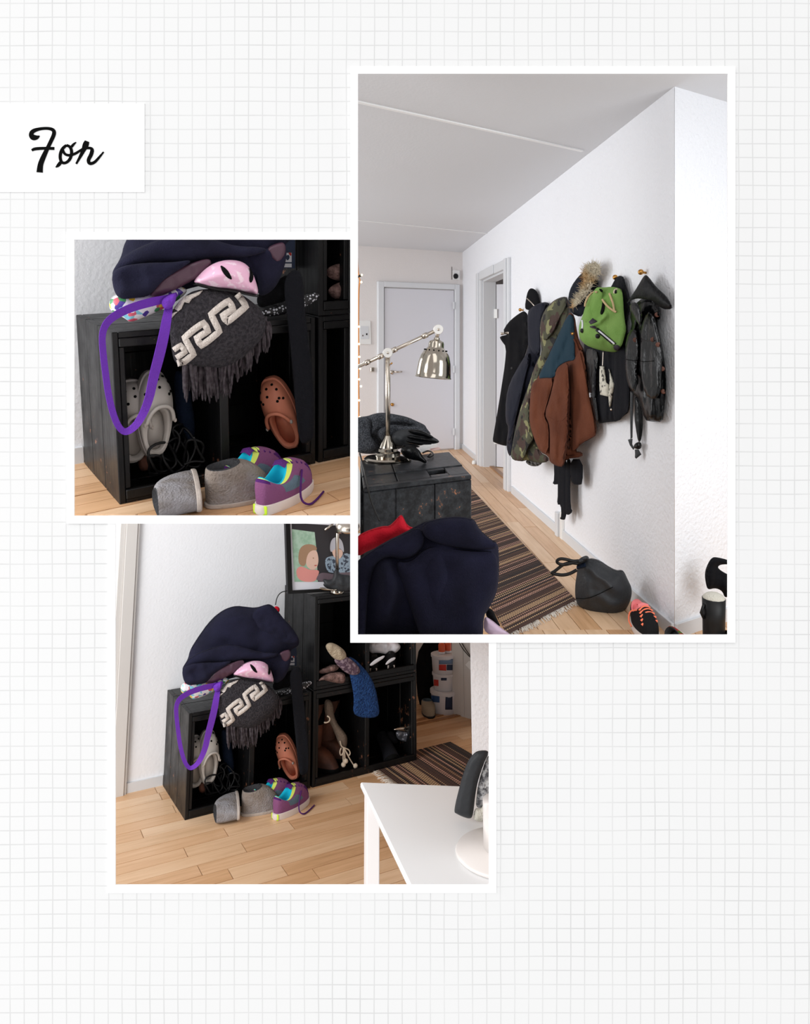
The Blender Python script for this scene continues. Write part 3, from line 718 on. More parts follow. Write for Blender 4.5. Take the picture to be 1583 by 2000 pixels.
def boot(M, label, group, fm, inm, Hs=.3, wide=.11, L=.25, lean=.02, cuff=None):
    o = thing('boot', label, 'boot', M, group); zb = .02; N = 40
    G = shoe_grid(L, .09, zb, dict(x0=.005, x1=.105, w=.08, zh=.10, zf=.11), 8, N, 1.7, 1.2)
    V, Fc = grid_faces(G, lambda j, k: True); mesh('foot', V, Fc, fm, o, False)
    r = G[-1]; c = sum(r, Vector()) / N; R = [r]
    for j in range(1, 7):
        t = j / 6; f = 1 + (wide / .085 - 1) * t + .04 * math.sin(9 * t)
        R.append([Vector((c.x + (p.x - c.x) * f + lean * t, p.y * f, p.z * (1 - t) + Hs * t)) for p in r])
    V = [v for q in R for v in q]; Fc = []
    for j in range(6):
        for k in range(N): Fc.append((j * N + k, j * N + (k + 1) % N, (j + 1) * N + (k + 1) % N, (j + 1) * N + k)[::-1])
    mesh('shaft', V, Fc, fm, o, False); mesh('lining', *lining([R[-1]], Hs - .12, 3), inm, o, False); mesh('sole', *sole(G, zb), rubber, o, False, auto=.6)
    if cuff: mesh('cuff', *tube([*R[-1], R[-1][0]], .007, 8), cuff, o, False)
    return o

# ------------------------------------------------------------------ the crate corner, seen twice: close-up (square picture) and from further off (lower picture)
P1T = {1, 'g', 'o', 'p'}
def to3(p): return (340 + (p[0] - 193) / 1.6, 1348 + (p[1] - 600) / 1.6)
def to1(p): return (193 + (p[0] - 340) * 1.6, 600 + (p[1] - 1348) * 1.6)
class Corner:
    def __init__(s, fr, x0, y0, psi, W, H, D, G, near):
        s.fr, s.W, s.H, s.D, s.G, s.near = fr, W, H, D, G, near
        s.o = Vector((x0, y0, 0)); s.f = Vector((math.cos(psi), math.sin(psi), 0)); s.d = Vector((-math.sin(psi), math.cos(psi), 0)); s.u = Vector((0, 0, 1)); s.psi = psi
        s.where = 'in the square close-up' if near else 'in the lower picture'
    def A(s, a, b, c): return s.o + s.f * a + s.d * b + s.u * c
    def M(s, a=0, b=0, c=0): return s.fr.M @ Matrix.Translation(s.A(a, b, c)) @ Matrix.Rotation(s.psi, 4, 'Z')
    def px(s, k, pts):
        q = zz(k, pts)
        if k in P1T: return q if s.near else [to3(p) for p in q]
        return [to1(p) for p in q] if s.near else q
    def cp(s, p, b): return s.fr.onplane(p[0], p[1], s.A(0, b, 0), s.d)            # local point of a pixel on the plane b behind the crate fronts
    def pl(s, p, b, mix=.5):                                                        # world plane there, turned part of the way to the eye
        q = s.cp(p, b); e = Vector((0, 0, s.fr.h)) - q; e.z = 0; n = (e.normalized() * mix - s.d * (1 - mix)).normalized(); return s.fr.w(q), s.fr.wv(n)
    def P(s, k, pts, ref, b, tf, tb=None, mix=.5, **kw):
        q = s.px(k, pts); r = s.px(k, [ref])[0]; p0, n = s.pl(r, b, mix)
        if 'folds' in kw: kw['folds'] = [(s.px(k, f[0]), f[1], f[2]) for f in kw['folds']]
        return puff(q, p0, n, tf, tb, **kw)
    def base(s, vf): V = vf[0]; return Vector((sum(v.x for v in V) / len(V), sum(v.y for v in V) / len(V), min(v.z for v in V)))

def build_corner(s):
    fr, W, H, D, G, near = s.fr, s.W, s.H, s.D, s.G, s.near; w = s.where; sc = 1.6 if near else 1.0
    crate(s.M(), W, H, D, f'black wooden crate holding grey clogs and a hanging purple strap {w}', 'black crates')
    if near:
        q = [(s.cp((690.5, y), 0) - s.o).dot(s.f) - W - G for y in (760, 560)]; r1, r2 = q[0], q[1]
        crate(s.M(W + G, 0, 0), r1, H, D, 'narrow visible end of black crate beside the black hanging cloth, lower one', 'black crates', right=True, div=False)
        crate(s.M(W + G, 0, H + .002), r2, H * .8, D, 'upper black crate end with folded brown wool inside, square close-up', 'black crates', right=True, div=False)
    else:
        crate(s.M(W + G, 0, 0), W, H, D, 'lower black crate holding brown boots and a black boot', 'black crates')
        crate(s.M(W + G, 0, H + .002), W, H, D, 'upper black crate under the picture frame with scarves and black sneakers', 'black crates')
    # ---- on top of the crate: printed tin, navy coat, helmet, scarf, strap
    vf = s.P(1, [(228, 395), (250, 352), (330, 335), (470, 330), (600, 300), (655, 315), (650, 345), (560, 410), (440, 465), (345, 502), (320, 478), (240, 442)], (430, 420), -.01, .03, .03, nz=(14, 14, .008), seed=3)
    mesh_o = mesh('printed_bag', *vf, floral); tag(mesh_o, f'white bag with bright multicolour print under the navy coat {w}', 'bag')
    top = [(458, 965), (498, 905), (508, 850), (560, 765), (640, 655), (720, 590), (800, 563), (870, 572), (930, 578), (985, 560), (1020, 552), (1062, 585), (1100, 640), (1150, 690), (1190, 745), (1212, 795), (1195, 828), (1150, 845), (1140, 920), (1110, 1010), (1060, 1050), (960, 1040), (850, 1010), (760, 1030), (690, 1058), (610, 1062), (545, 1066), (490, 1070), (468, 1035)]
    if near: top = [p for p in top]
    body = s.P(2, top, (800, 900), .10, .11, .13, mix=.7, nz=(9, 14, .02), seed=1,
               folds=[([(520, 900), (620, 850), (760, 815), (900, 860)], -.03, .012), ([(500, 950), (600, 900), (720, 870), (860, 890)], .03, .02), ([(930, 590), (960, 700), (950, 850)], -.022, .014), ([(1000, 560), (1060, 680), (1170, 780)], .03, .02),
                      ([(640, 680), (760, 640), (900, 640)], .02, .025), ([(480, 990), (600, 960), (700, 930)], -.03, .011), ([(920, 640), (1000, 690), (1080, 700)], -.02, .009)])
    flaps = [s.P(2, [(900, 610), (960, 566), (1020, 553), (1065, 590), (1105, 645), (1152, 692), (1192, 748), (1212, 796), (1140, 812), (1060, 790), (985, 740), (920, 690)], (1050, 690), -.02, .028, .05, nz=(16, 16, .012), seed=5, R=.03),
             s.P(2, [(498, 905), (560, 868), (640, 835), (760, 806), (860, 832), (960, 862), (1060, 862), (1085, 880), (1000, 905), (900, 905), (850, 908), (760, 930), (640, 925), (540, 948), (470, 985), (458, 965)], (760, 880), -.035, .03, .05, nz=(10, 18, .014), seed=9, R=.03),
             s.P(2, [(458, 967), (500, 938), (600, 925), (700, 925), (790, 912), (730, 955), (662, 1000), (612, 1060), (545, 1068), (490, 1072), (466, 1035)], (590, 1000), -.05, .028, .05, nz=(18, 18, .014), seed=12, R=.03)]
    ct = thing('navy_coat', f'crumpled navy wool coat heaped on the crate top {w}', 'coat', s.base(body)); mesh('coat_body', *body, navy_wool, ct)
    for q in flaps: mesh('coat_fold', *q, navy_wool, ct)
    sl = s.P(2, [(985, 890), (1040, 878), (1100, 862), (1150, 838), (1160, 900), (1135, 985), (1105, 1035), (1060, 1062), (1040, 1045), (1045, 1000), (1020, 940)], (1080, 960), -.03, .03, .05, nz=(16, 16, .012), seed=2, R=.03); mesh('sleeve', *sl, navy_wool, ct)
    ln = s.P(2, [(605, 1062), (640, 1005), (700, 962), (770, 930), (850, 905), (860, 935), (820, 975), (760, 1010), (700, 1040), (650, 1062)], (720, 1000), -.06, .012, .03, nz=(25, 25, .008), seed=4, R=.012); mesh('lining', *ln, lining_m, ct)
    l2 = s.P(2, [(1075, 870), (1110, 850), (1150, 842), (1155, 890), (1125, 930), (1100, 915)], (1120, 880), -.05, .012, .02, R=.012); mesh('lining', *l2, lining_m, ct)
    # helmet
    hp = s.P(1, [(680, 282), (740, 215), (800, 175), (870, 158), (950, 165), (1000, 205), (1030, 280), (1046, 350), (990, 345), (900, 322), (800, 315), (720, 305)], (870, 260), -.085, .075, .05, R=.10, mix=.6)
    hl = thing('bike_helmet', f'pale pink child helmet with white dots peeking out below the coat {w}', 'helmet', s.base(hp)); mesh('shell', *hp, pink_m, hl); bv = bvh_of(hp)
    for q in ([(832, 186), (870, 210), (895, 250), (898, 268), (870, 255), (845, 225)], [(990, 195), (1010, 225), (1014, 262), (1000, 288), (990, 270), (996, 235)]): mesh('vent', *decal(bv, s.px(1, q), .0015), hole_m, hl)
    mesh('rim', *stroke(bv, s.px(1, [(690, 288), (800, 318), (900, 325), (1000, 350), (1043, 355)]), 5 * sc * .7, .006), rubber, hl)
    # scarf with meander pattern and fringe
    sp = s.P(1, [(555, 480), (585, 415), (640, 355), (700, 322), (800, 316), (900, 325), (965, 355), (1030, 405), (1075, 455), (1085, 540), (1045, 610), (960, 690), (860, 745), (760, 742), (690, 738), (605, 735), (575, 690), (562, 570)], (800, 520), -.075, .05, .03, R=.10, mix=.5, nz=(7, 7, .012), seed=8)
    sf = thing('fringed_scarf', f'charcoal knitted scarf with cream meander pattern and fringe {w}', 'scarf', s.base(sp)); mesh('knit_body', *sp, grey_knit, sf); bv = bvh_of(sp)
    mesh('pattern_band', *stroke(bv, s.px(1, [(600, 722), (640, 712), (690, 672), (664, 625), (640, 582), (695, 535), (745, 500), (770, 546), (705, 584), (732, 626), (780, 590), (830, 548), (806, 500), (784, 455), (835, 412), (880, 380), (906, 426), (846, 462), (872, 498), (925, 455), (975, 412), (950, 375), (925, 345)]), 13 * sc / 1.6, .004, 0, 3), cream_knit, sf)
    mesh('pattern_band', *stroke(bv, s.px(1, [(580, 650), (620, 622), (645, 660), (595, 692)]), 11 * sc / 1.6, .004, 0, 3), cream_knit, sf)
    mesh('pattern_band', *decal(bv, s.px(1, [(560, 490), (558, 455), (610, 440), (585, 425), (640, 362), (740, 328), (720, 350), (680, 372), (665, 395), (640, 390), (625, 425), (590, 455)]), .004, 0), cream_knit, sf)
    rnd = random.Random(11); parts = []
    for i in range(190):
        t = rnd.random(); a = Vector((640, 730)).lerp(Vector((860, 735)), t * 2) if t < .5 else Vector((860, 735)).lerp(Vector((1090, 500)), (t - .5) * 2)
        r0 = a + Vector((rnd.uniform(-20, 10), rnd.uniform(-45, 5))); ln_ = rnd.uniform(100, 205) if t < .62 else rnd.uniform(80, 175); out = Vector((rnd.uniform(-14, 14) + (40 * (t - .5) if t > .5 else 8), ln_))
        q = [r0, r0 + out * .35 + Vector((rnd.uniform(-8, 8), 0)), r0 + out * .7 + Vector((rnd.uniform(-8, 8), 0)), r0 + out]
        pts = []
        bb = rnd.uniform(-.075, -.02)
        for j, z in enumerate(q):
            p = s.cp(s.px(1, [tuple(z)])[0], bb); pts.append(fr.w(p))
        parts.append(tube(smooth_line(pts, 1), [.0042, .0047, .005, .0049, .0046, .004, .003, .0012], 5))
    tag(mesh('fringe', *join(*parts), fringe_m, sf), kind='stuff')
    # purple strap
    cl = [(600, 345), (540, 372), (470, 385), (360, 415), (270, 455), (215, 500), (192, 560), (196, 650), (212, 780), (228, 900), (262, 1030), (300, 1090), (335, 1092), (390, 1045), (445, 930), (470, 800), (500, 690), (528, 570), (545, 470), (560, 390)]
    wds = [22, 40, 48, 46, 44, 40, 36, 36, 36, 36, 36, 36, 36, 40, 46, 52, 56, 56, 50, 36]; tw = [.5, .5, .55, .55, .45, .3, 0, 0, .1, 0, .1, .4, .5, .3, 0, -.1, -.1, 0, .2, .4]
    bs = [-.06, -.065, -.07, -.07, -.065, -.06, -.05, -.03, -.03, -.03, -.035, -.04, -.04, -.04, -.05, -.06, -.07, -.085, -.085, -.05]
    cc = [(Vector((*p, 0)), wi, t_, b_) for p, wi, t_, b_ in zip(cl, wds, tw, bs)]
    c1 = smooth_line([Vector((p.x, p.y, 0)) for p, *_ in cc], 2); c2 = smooth_line([Vector((wi, t_, b_)) for _, wi, t_, b_ in cc], 2); V, Fc = [], []
    for i, (p, q) in enumerate(zip(c1, c2)):
        dv = c1[min(i + 1, len(c1) - 1)] - c1[max(i - 1, 0)]; l = math.hypot(dv.x, dv.y) or 1; nx, ny = -dv.y / l * q.x / 2, dv.x / l * q.x / 2
        pa = s.cp(s.px(1, [(p.x + nx, p.y + ny)])[0], q.z - .012 * q.y); pb = s.cp(s.px(1, [(p.x - nx, p.y - ny)])[0], q.z + .012 * q.y)
        for pp, o_ in ((pa, 0), (pa, -.0022), (pb, -.0022), (pb, 0)): V.append(fr.w(pp + s.d * o_))
    for i in range(len(c1) - 1):
        for k in range(4): Fc.append((i * 4 + k, i * 4 + (k + 1) % 4, i * 4 + 4 + (k + 1) % 4, i * 4 + 4 + k))
    st = thing('webbing_strap', f'purple webbing strap looped down over the crate front {w}', 'strap', fr.w(s.A(.05, -.04, .1))); mesh('loop', V, Fc, purple, st, auto=.7)
    kn = s.P(1, [(510, 380), (560, 345), (600, 340), (590, 395), (560, 430), (525, 425)], (555, 385), -.075, .016, .016, nz=(40, 40, .006)); mesh('knot', *kn, purple, st)
    # black cloths, dotted cloth and blue carton at the crate corner
    c = s.P(1, [(1060, 430), (1150, 415), (1200, 390), (1300, 345), (1375, 335), (1370, 370), (1300, 415), (1190, 455), (1090, 470), (1055, 455)], (1200, 410), .03, .008, .008); tag(mesh('dotted_cloth', *c, dots), f'black cloth with tiny white dots on the crate edge {w}', 'cloth')
    c = s.P(1, [(1030, 385), (1040, 345), (1090, 300), (1160, 260), (1200, 235), (1230, 300), (1200, 385), (1120, 400), (1050, 425)], (1120, 340), .045, .03, .04, nz=(20, 20, .01), seed=6); tag(mesh('black_shirt', *c, black_cloth), f'crumpled black garment beside the pink helmet {w}', 'garment')
    c = s.P(1, [(1178, 310), (1190, 250), (1230, 210), (1272, 225), (1288, 300), (1292, 420), (1318, 620), (1345, 880), (1345, 1090), (1336, 1135), (1290, 1160), (1262, 1140), (1240, 930), (1212, 640), (1195, 440)], (1260, 650), -.045, .009, .009, mix=.1, R=.012, nz=(34, 4, .010), seed=5, sm=1, step=.016)
    tag(mesh('black_tights', *c, dark_cloth), f'long black tights hanging down the crate front {w}', 'tights')
    bl = s.px(1, [(1165, 50), (1238, 50), (1238, 205), (1172, 205)])
    if near: bl = [(552, 440), (575.5, 440), (575.5, 524), (553, 524)]
    p0, n = s.pl(bl[2], .13, .2); cb = thing('blue_carton', f'dark blue carton with white label squares against the upper crate {w}', 'box', wplane(*bl[3], p0, n)); vf = slab(bl, p0, n, .004, .05); mesh('carton_body', *vf, lab_navy, cb, smooth=False); bv = bvh_of(vf)
    for q in ([(1178, 122), (1222, 122), (1222, 172), (1178, 172)], [(1178, 180), (1222, 180), (1222, 200), (1178, 200)]): mesh('label', *decal(bv, s.px(1, q), .0008, 0, nfrac=0), bucket_m, cb, smooth=False)
    mesh('emblem', *decal(bv, s.px(1, [(1192, 135), (1208, 132), (1212, 150), (1200, 165), (1190, 152)]), .0016, 1, nfrac=0), lab_navy, cb); mesh('emblem', *decal(bv, s.px(1, [(1204, 118), (1222, 122), (1220, 140), (1208, 132)]), .0016, 1, nfrac=0), lab_red, cb)
    # ---- inside the crate: clogs, jeans, cables, salmon clog
    up = fr.wv(s.u); fw = fr.wv(-s.d); rt = fr.wv(s.f)
    def stand(k, heel, toe, b, lean=.25, depth=.0):
        h_, t_ = s.px(k, [heel, toe]); a = s.cp(h_, b); e = s.cp(t_, b + .0); L = (e - a).length; x = (e - a).normalized() + s.d * lean; return fr.w(a), fr.wv(x), L
    a, x, L = stand(1, (326, 1262), (328, 830), .13, .08); a = a + fr.wv(s.f) * .012 + fr.wv(s.u) * .01; clog(mat_axes(a, x, fr.wv(-s.d - s.u * .1)), f'grey foam clog half hidden behind the crate side {w}', 'clogs in the crate', croc_grey, L * .98, lab_red)
    a, x, L = stand(1, (452, 1212), (470, 765), .09, .12); clog(mat_axes(a, x, fr.wv(-s.d + s.f * .12)), f'grey foam clog leaning upright behind the purple strap {w}', 'clogs in the crate', croc_grey, L * .98)
    a, x, L = stand(1, (1282, 1165), (1165, 808), .12, .1); a = a - fr.wv(s.f) * .025 + fr.wv(s.u) * .012; clog(mat_axes(a, x, fr.wv(-s.d * .7 - s.f * .8)), f'salmon foam clog leaning behind the black tights {w}', 'clogs in the crate', croc_pink, L * .98)
    c = s.P(1, [(580, 770), (620, 752), (660, 800), (680, 920), (700, 1060), (690, 1150), (640, 1150), (610, 1080), (590, 950)], (640, 950), .16, .03, .03, nz=(12, 8, .01)); tag(mesh('rolled_jeans', *c, denim), f'dark blue denim bundle standing behind the clogs {w}', 'clothing')
    c = s.P(1, [(385, 1235), (430, 1205), (450, 1240), (455, 1300), (395, 1310)], (420, 1260), .12, .02, .02); tag(mesh('brown_shoe', *c, boot_brown), f'bit of a brown shoe under the clogs {w}', 'shoe')
    rnd = random.Random(4); co = None; parts = []
    co = thing('cable_coil', f'tangle of glossy black cable on the crate floor {w}', 'cable', fr.w(s.A(.2, .1, .02)))
    for i, (cx, cy, rx, ry, b) in enumerate(((520, 1230, 72, 80, .05), (590, 1220, 62, 95, .07), (640, 1180, 50, 110, .09), (560, 1160, 48, 90, .10), (690, 1210, 55, 75, .06), (480, 1270, 40, 50, .05), (610, 1110, 30, 60, .11))):
        pts = []
        for q in range(25):
            an = 2 * math.pi * q / 24; p = s.px(1, [(cx + rx * math.cos(an) + 10 * math.sin(3 * an + i), cy + ry * math.sin(an))])[0]; pts.append(fr.w(s.cp(p, b + .02 * math.cos(an + i))))
        mesh('cable_loop', *tube(pts, .0042, 6, False), rubber, co)
    pts = [fr.w(s.cp(p, .02)) for p in s.px(1, [(690, 1120), (715, 1200), (760, 1260), (690, 1250), (640, 1270)])]; mesh('plug_lead', *tube(smooth_line(pts, 2), .0036, 6), rubber, co)
    # ---- shoes on the floor
    def stood(k, heel, toe):
        h_, t_ = s.px(k, [heel, toe]); a = fr.onz(*h_); e = fr.onz(*t_); return a, (e - a)
    a, v = stood(1, (1050, 1556), (1318, 1395)); L = v.length
    lp = [Vector((.15, -.04, .09)), Vector((.12, -.056, .07)), Vector((.10, -.066, .02)), Vector((.11, -.09, .005)), Vector((.16, -.085, .005)), Vector((.22, -.07, .005))]
    z1_, g1 = sneaker(mat_axes(fr.w(a + s.u * .0065), fr.wv(v), fr.wv(s.u)), f'plum running shoe with lime collar nearest the viewer {w}', 'purple running shoes', PURPLE, .238, .09, lp)
    a, v = stood(1, (800, 1478), (1075, 1372)); a = a + s.f * .025 - s.d * (0 if near else .035); sneaker(mat_axes(fr.w(a + s.u * .0065), fr.wv(v), fr.wv(s.u)), f'plum running shoe with turquoise lining behind the felt slipper {w}', 'purple running shoes', PURPLE, .238, .09)
    a, v = stood(1, (762, 1515), (1000, 1462)); slipper(mat_axes(fr.w(a + s.u * .0065), fr.wv(v), fr.wv(s.u)), f'brown grey felt slipper standing upright beside the running shoes {w}', 'felt slippers', felt2)
    a, v = stood(1, (690, 1560), (752, 1440)); slipper(mat_axes(fr.w(a + s.u * .05 + s.f * .012 - s.d * (.035 if near else .06)), fr.wv(s.d * .9 + s.f * .25), fr.wv(-s.f * 1 + s.d * .2)), f'light grey felt slipper tipped on its side {w}', 'felt slippers', felt)

KS = 1.19
FR1 = Frame(.6889 * KS, 10, 1.0)
FR3 = Frame(1.4934 * KS, -9, 0)
C3 = Corner(FR3, -.8477 * KS, 3.2494 * KS, .5386, .57 * KS, .42 * KS, .37 * KS, .012, False)
C1 = Corner(FR1, -.6334 * KS, 1.6115 * KS, .626, .535 * KS, .42 * KS, .345 * KS, .012, True)

# ---- room of the square close-up
s = C1; fr = FR1
def lw(fr, P, n, th, back=0): V, Fc = prism([Vector(p) for p in P], Vector(n), th, back); return [fr.w(v) for v in V], Fc
wl = [s.A(-.75, s.D + .02, 0), s.A(.66, s.D + .02, 0), s.A(.66, s.D + .02, 1.0), s.A(-.75, s.D + .02, 1.0)]
tag(mesh('wall_back', *lw(fr, wl, -s.d, 0, .01), wall_fine, smooth=False), 'white textured wall behind the crates in the square close-up', None, None, 'structure')
bb = [s.A(-.75, s.D + .02, 0), s.A(.0, s.D + .02, 0), s.A(.0, s.D + .02, .06), s.A(-.75, s.D + .02, .06)]
tag(mesh('baseboard_back', *lw(fr, bb, -s.d, .012), trim_m, smooth=False), 'grey white baseboard left of the crates in the square close-up', None, None, 'structure')
fp = [fr.onz(60, 1008), fr.onz(690.5, 1008), fr.onz(690.5, 840), fr.onz(400, 800), fr.onz(60, 880)]
fp = ccw([(p.x, p.y) for p in fp])
f1 = tag(mesh('floor', *lw(fr, [(x, y, -.001) for x, y in fp], (0, 0, 1), 0, .002), WOODS[0], smooth=False, uv=[(0, 0)] * 10), 'light parquet floor in the square close-up', None, None, 'structure')
planks(fr, fp, s.psi, .075, 5, f1)
build_corner(C1)
c = s.P(1, [(1412, 205), (1460, 180), (1540, 182), (1545, 270), (1480, 275), (1430, 262), (1410, 240)], (1480, 230), .06, .03, .03, nz=(20, 20, .01), step=.008); tag(mesh('wool_scarf', *c, brown_knit), 'upper fold of brown wool in the upper crate, square close-up', 'scarf')
c = s.P(1, [(1415, 320), (1460, 285), (1545, 268), (1545, 372), (1470, 382), (1425, 352)], (1480, 330), .05, .03, .03, nz=(20, 20, .01), step=.008); tag(mesh('wool_scarf', *c, brown_knit), 'lower fold of brown wool in the upper crate, square close-up', 'scarf')
c = s.P(1, [(1475, 700), (1510, 690), (1545, 690), (1545, 1100), (1530, 1230), (1480, 1225), (1480, 900)], (1510, 950), .12, .04, .04); tag(mesh('brown_boot', *c, boot_brown), 'brown boot shaft at the edge of the square close-up', 'boot')

# ---- room of the lower picture
s = C3; fr = FR3
def wall3(name, P, label, m=wall_fine, n=None, th=0, back=.02): return tag(mesh(name, *lw(fr, P, n or -s.d, th, back), m, smooth=False), label, None, None, 'structure')
bw = s.D + .02
wall3('wall_back', [s.A(-.9, bw, 0), s.A(.85, bw, 0), s.A(.85, bw, 1.5), s.A(-.9, bw, 1.5)], 'white textured wall behind the crates in the lower picture')
def on_wall(x, y): return s.cp((x, y), bw)
e = on_wall(258, 1300); a_e = (e - s.o).dot(s.f)
wall3('baseboard_back', [s.A(a_e, bw, 0), s.A(.0, bw, 0), s.A(.0, bw, .055), s.A(a_e, bw, .055)], 'grey white baseboard left of the crates in the lower picture', trim_m, None, .012, 0)
dc = thing('door_casing', 'beige grey door casing at the far left of the lower picture', None, fr.w(s.A(a_e - .06, bw, 0)), None, 'structure')
for (x0, x1, th) in ((-.105, -.075, .02), (-.075, -.014, .03), (-.014, .0, .022)):
    V, Fc = hexa(s.A(a_e + x0, bw, 0), s.f * (x1 - x0), -s.d * th, s.u * 1.75, .002); mesh('casing_board', [fr.w(v) for v in V], Fc, casing_m, dc, smooth=False)
fp = [(p.x, p.y) for p in (fr.onz(150, 1800), fr.onz(1100, 1800), fr.onz(1100, 1385), fr.onz(700, 1385), fr.onz(150, 1530))]
q0 = s.A(-.9, bw, 0); q1 = s.A(2.4, bw + .7, 0)
fp = ccw([tuple(p) for p in ((fr.onz(150, 1800).x, fr.onz(150, 1800).y), (fr.onz(1150, 1800).x, fr.onz(1150, 1800).y), (s.A(2.6, .2, 0).x, s.A(2.6, .2, 0).y), (s.A(2.6, 1.3, 0).x, s.A(2.6, 1.3, 0).y), (s.A(-.9, bw, 0).x, s.A(-.9, bw, 0).y))])
f3 = tag(mesh('floor', *lw(fr, [(x, y, -.001) for x, y in fp], (0, 0, 1), 0, .02), WOODS[0], smooth=False, uv=[(0, 0)] * 10), 'light parquet floor in the lower picture', None, None, 'structure')
planks(fr, fp, s.psi - .04, .088, 9, f3)
build_corner(C3)
def Pf(k, pts): return zz(k, pts)
# upper crate contents
c = s.P('h', [(135, 60), (250, 20), (330, -20), (420, 0), (400, 60), (300, 95), (150, 110)], (260, 50), .03, .04, .04, nz=(20, 20, .01)); tag(mesh('wool_scarf', *c, brown_knit), 'brown wool scarf folded in the upper crate, top fold, lower picture', 'scarf')
c = s.P('h', [(135, 190), (200, 130), (330, 80), (480, 85), (500, 160), (480, 235), (360, 225), (220, 200), (140, 212)], (330, 160), .01, .04, .04, nz=(20, 20, .012), seed=3); tag(mesh('wool_scarf', *c, brown_knit), 'brown wool scarf folded in the upper crate, bottom fold, lower picture', 'scarf')
c = s.P(3, [(455, 100), (490, 80), (540, 100), (590, 140), (600, 190), (560, 210), (510, 190), (470, 140)], (530, 150), -.02, .03, .03, nz=(25, 25, .01)); tag(mesh('knitted_hat', *c, beige_knit), 'beige knitted hat on the folded scarves in the upper crate', 'hat')
c = s.P(3, [(400, 110), (450, 95), (500, 170), (540, 220), (480, 235), (405, 215)], (450, 170), .11, .03, .03); tag(mesh('dark_scarf', *c, black_cloth), 'black cloth behind the beige hat in the upper crate', 'cloth')
c = s.P(3, [(500, 190), (580, 165), (640, 200), (690, 260), (680, 295), (620, 300), (560, 260)], (600, 230), -.03, .025, .03, nz=(25, 25, .01), seed=5); tag(mesh('plaid_scarf', *c, mat('mauve_plaid', (84, 66, 78), .95, var=((130, 112, 120), 60, .5, .56))), 'mauve checked scarf above the blue knit in the upper crate', 'scarf')
c = s.P(3, [(600, 170), (650, 190), (700, 240), (745, 290), (785, 370), (805, 470), (818, 570), (740, 583), (670, 572), (638, 545), (645, 440), (632, 360), (615, 290)], (710, 400), -.03, .02, .014, mix=.2, nz=(12, 6, .01), seed=6); tag(mesh('blue_scarf', *c, blue_knit), 'blue knitted scarf hanging out of the upper crate', 'scarf')
bx = thing('plastic_bag', 'white and red plastic bag in the upper crate above black sneakers', 'bag', fr.w(s.A(W0 := s.W * 1.6, .1, s.H + .1)))
c = s.P(3, [(740, 75), (830, 70), (930, 80), (960, 110), (930, 150), (880, 165), (800, 150), (745, 160)], (840, 110), .10, .03, .03, nz=(30, 30, .012)); mesh('bag_body', *c, bucket_m, bx); bv = bvh_of(c)
mesh('red_print', *decal(bv, zz(3, [(800, 70), (930, 72), (925, 82), (820, 84)]), .001), lab_red, bx)
def shoe_at(k, heel, toe, z, col, label, group, L=None, up=None, b=None):
    h_, t_ = zz(k, [heel, toe]); a = fr.onz(*h_, z); e = fr.onz(*t_, z); return sneaker(mat_axes(fr.w(a), fr.wv(e - a), fr.wv(up or s.u)), label, group, col, L or (e - a).length, .09)
mf = s.A(s.W * 1.62, .05, s.H + .022); bsn = []; bsn += sneaker(mat_axes(fr.w(mf), fr.wv(s.d * .8 + s.f * .35), fr.wv(s.u)), 'black sneaker with white streak in the upper crate, by the divider', 'black sneakers in the upper crate', BLK, .24, .085)[:1]
mf = s.A(s.W * 1.80, .05, s.H + .022); bsn += sneaker(mat_axes(fr.w(mf), fr.wv(s.d * .8 + s.f * .35), fr.wv(s.u)), 'black sneaker with white streak in the upper crate, by the outer side', 'black sneakers in the upper crate', BLK, .24, .085)[:1]
for i, q in enumerate(([(745, 230), (790, 190), (850, 165), (845, 185), (800, 215), (760, 240)], [(850, 225), (880, 190), (920, 178), (918, 195), (885, 215), (860, 232)])):
    c = s.P(3, q, q[0], -.005 + .0, .004, .004, mix=.1, sm=1); mesh('white_streak', *c, bucket_m, bsn[i])
# lower right crate contents
def boot_at(a, b, yaw, label, fm, inm, **kw):
    return boot(fr.M @ Matrix.Translation(s.A(a, b, .0195)) @ Matrix.Rotation(s.psi + yaw, 4, 'Z'), label, 'boots in the lower crate', fm, inm, **kw)
x0 = s.W + s.G
boot_at(x0 + .075, .27, -1.05, 'brown leather boot at the crate side in the lower crate', boot_brown, hole_m, Hs=.35, wide=.10, L=.23)
boot_at(x0 + .19, .33, -.9, 'brown leather boot behind the taupe knit boot in the lower crate', boot_brown, hole_m, Hs=.33, wide=.10, L=.2)
kb = thing('knit_boot', 'taupe knitted boot with cream pompom laces in the lower crate', 'boot', fr.w(s.A(x0 + .12, .12, .02)))
c = s.P('h', [(215, 440), (285, 430), (340, 490), (345, 640), (400, 760), (480, 850), (522, 920), (515, 1040), (470, 1130), (420, 1040), (360, 880), (300, 740), (230, 650)], (370, 780), .10, .035, .035, nz=(15, 10, .01)); mesh('boot_body', *c, boot_knit, kb)
for pth in ([(425, 970), (440, 1040), (480, 1060), (540, 1080), (560, 1130), (540, 1165), (510, 1120), (470, 1050)], [(440, 1060), (420, 1110), (435, 1165), (470, 1120), (470, 1060)], [(470, 1050), (485, 1130), (490, 1220)], [(470, 1060), (465, 1160), (468, 1260)], [(480, 1070), (550, 1200), (600, 1280)]):
    mesh('cord', *tube(smooth_line([fr.w(s.cp(p, .05)) for p in zz('h', pth)], 2), .0036, 6), cream_cord, kb)
for p in ((500, 1230), (470, 1275), (625, 1292)): mesh('pompom', *ball(fr.w(s.cp(zz('h', [p])[0], .045)), .014, 8), cream_cord, kb)
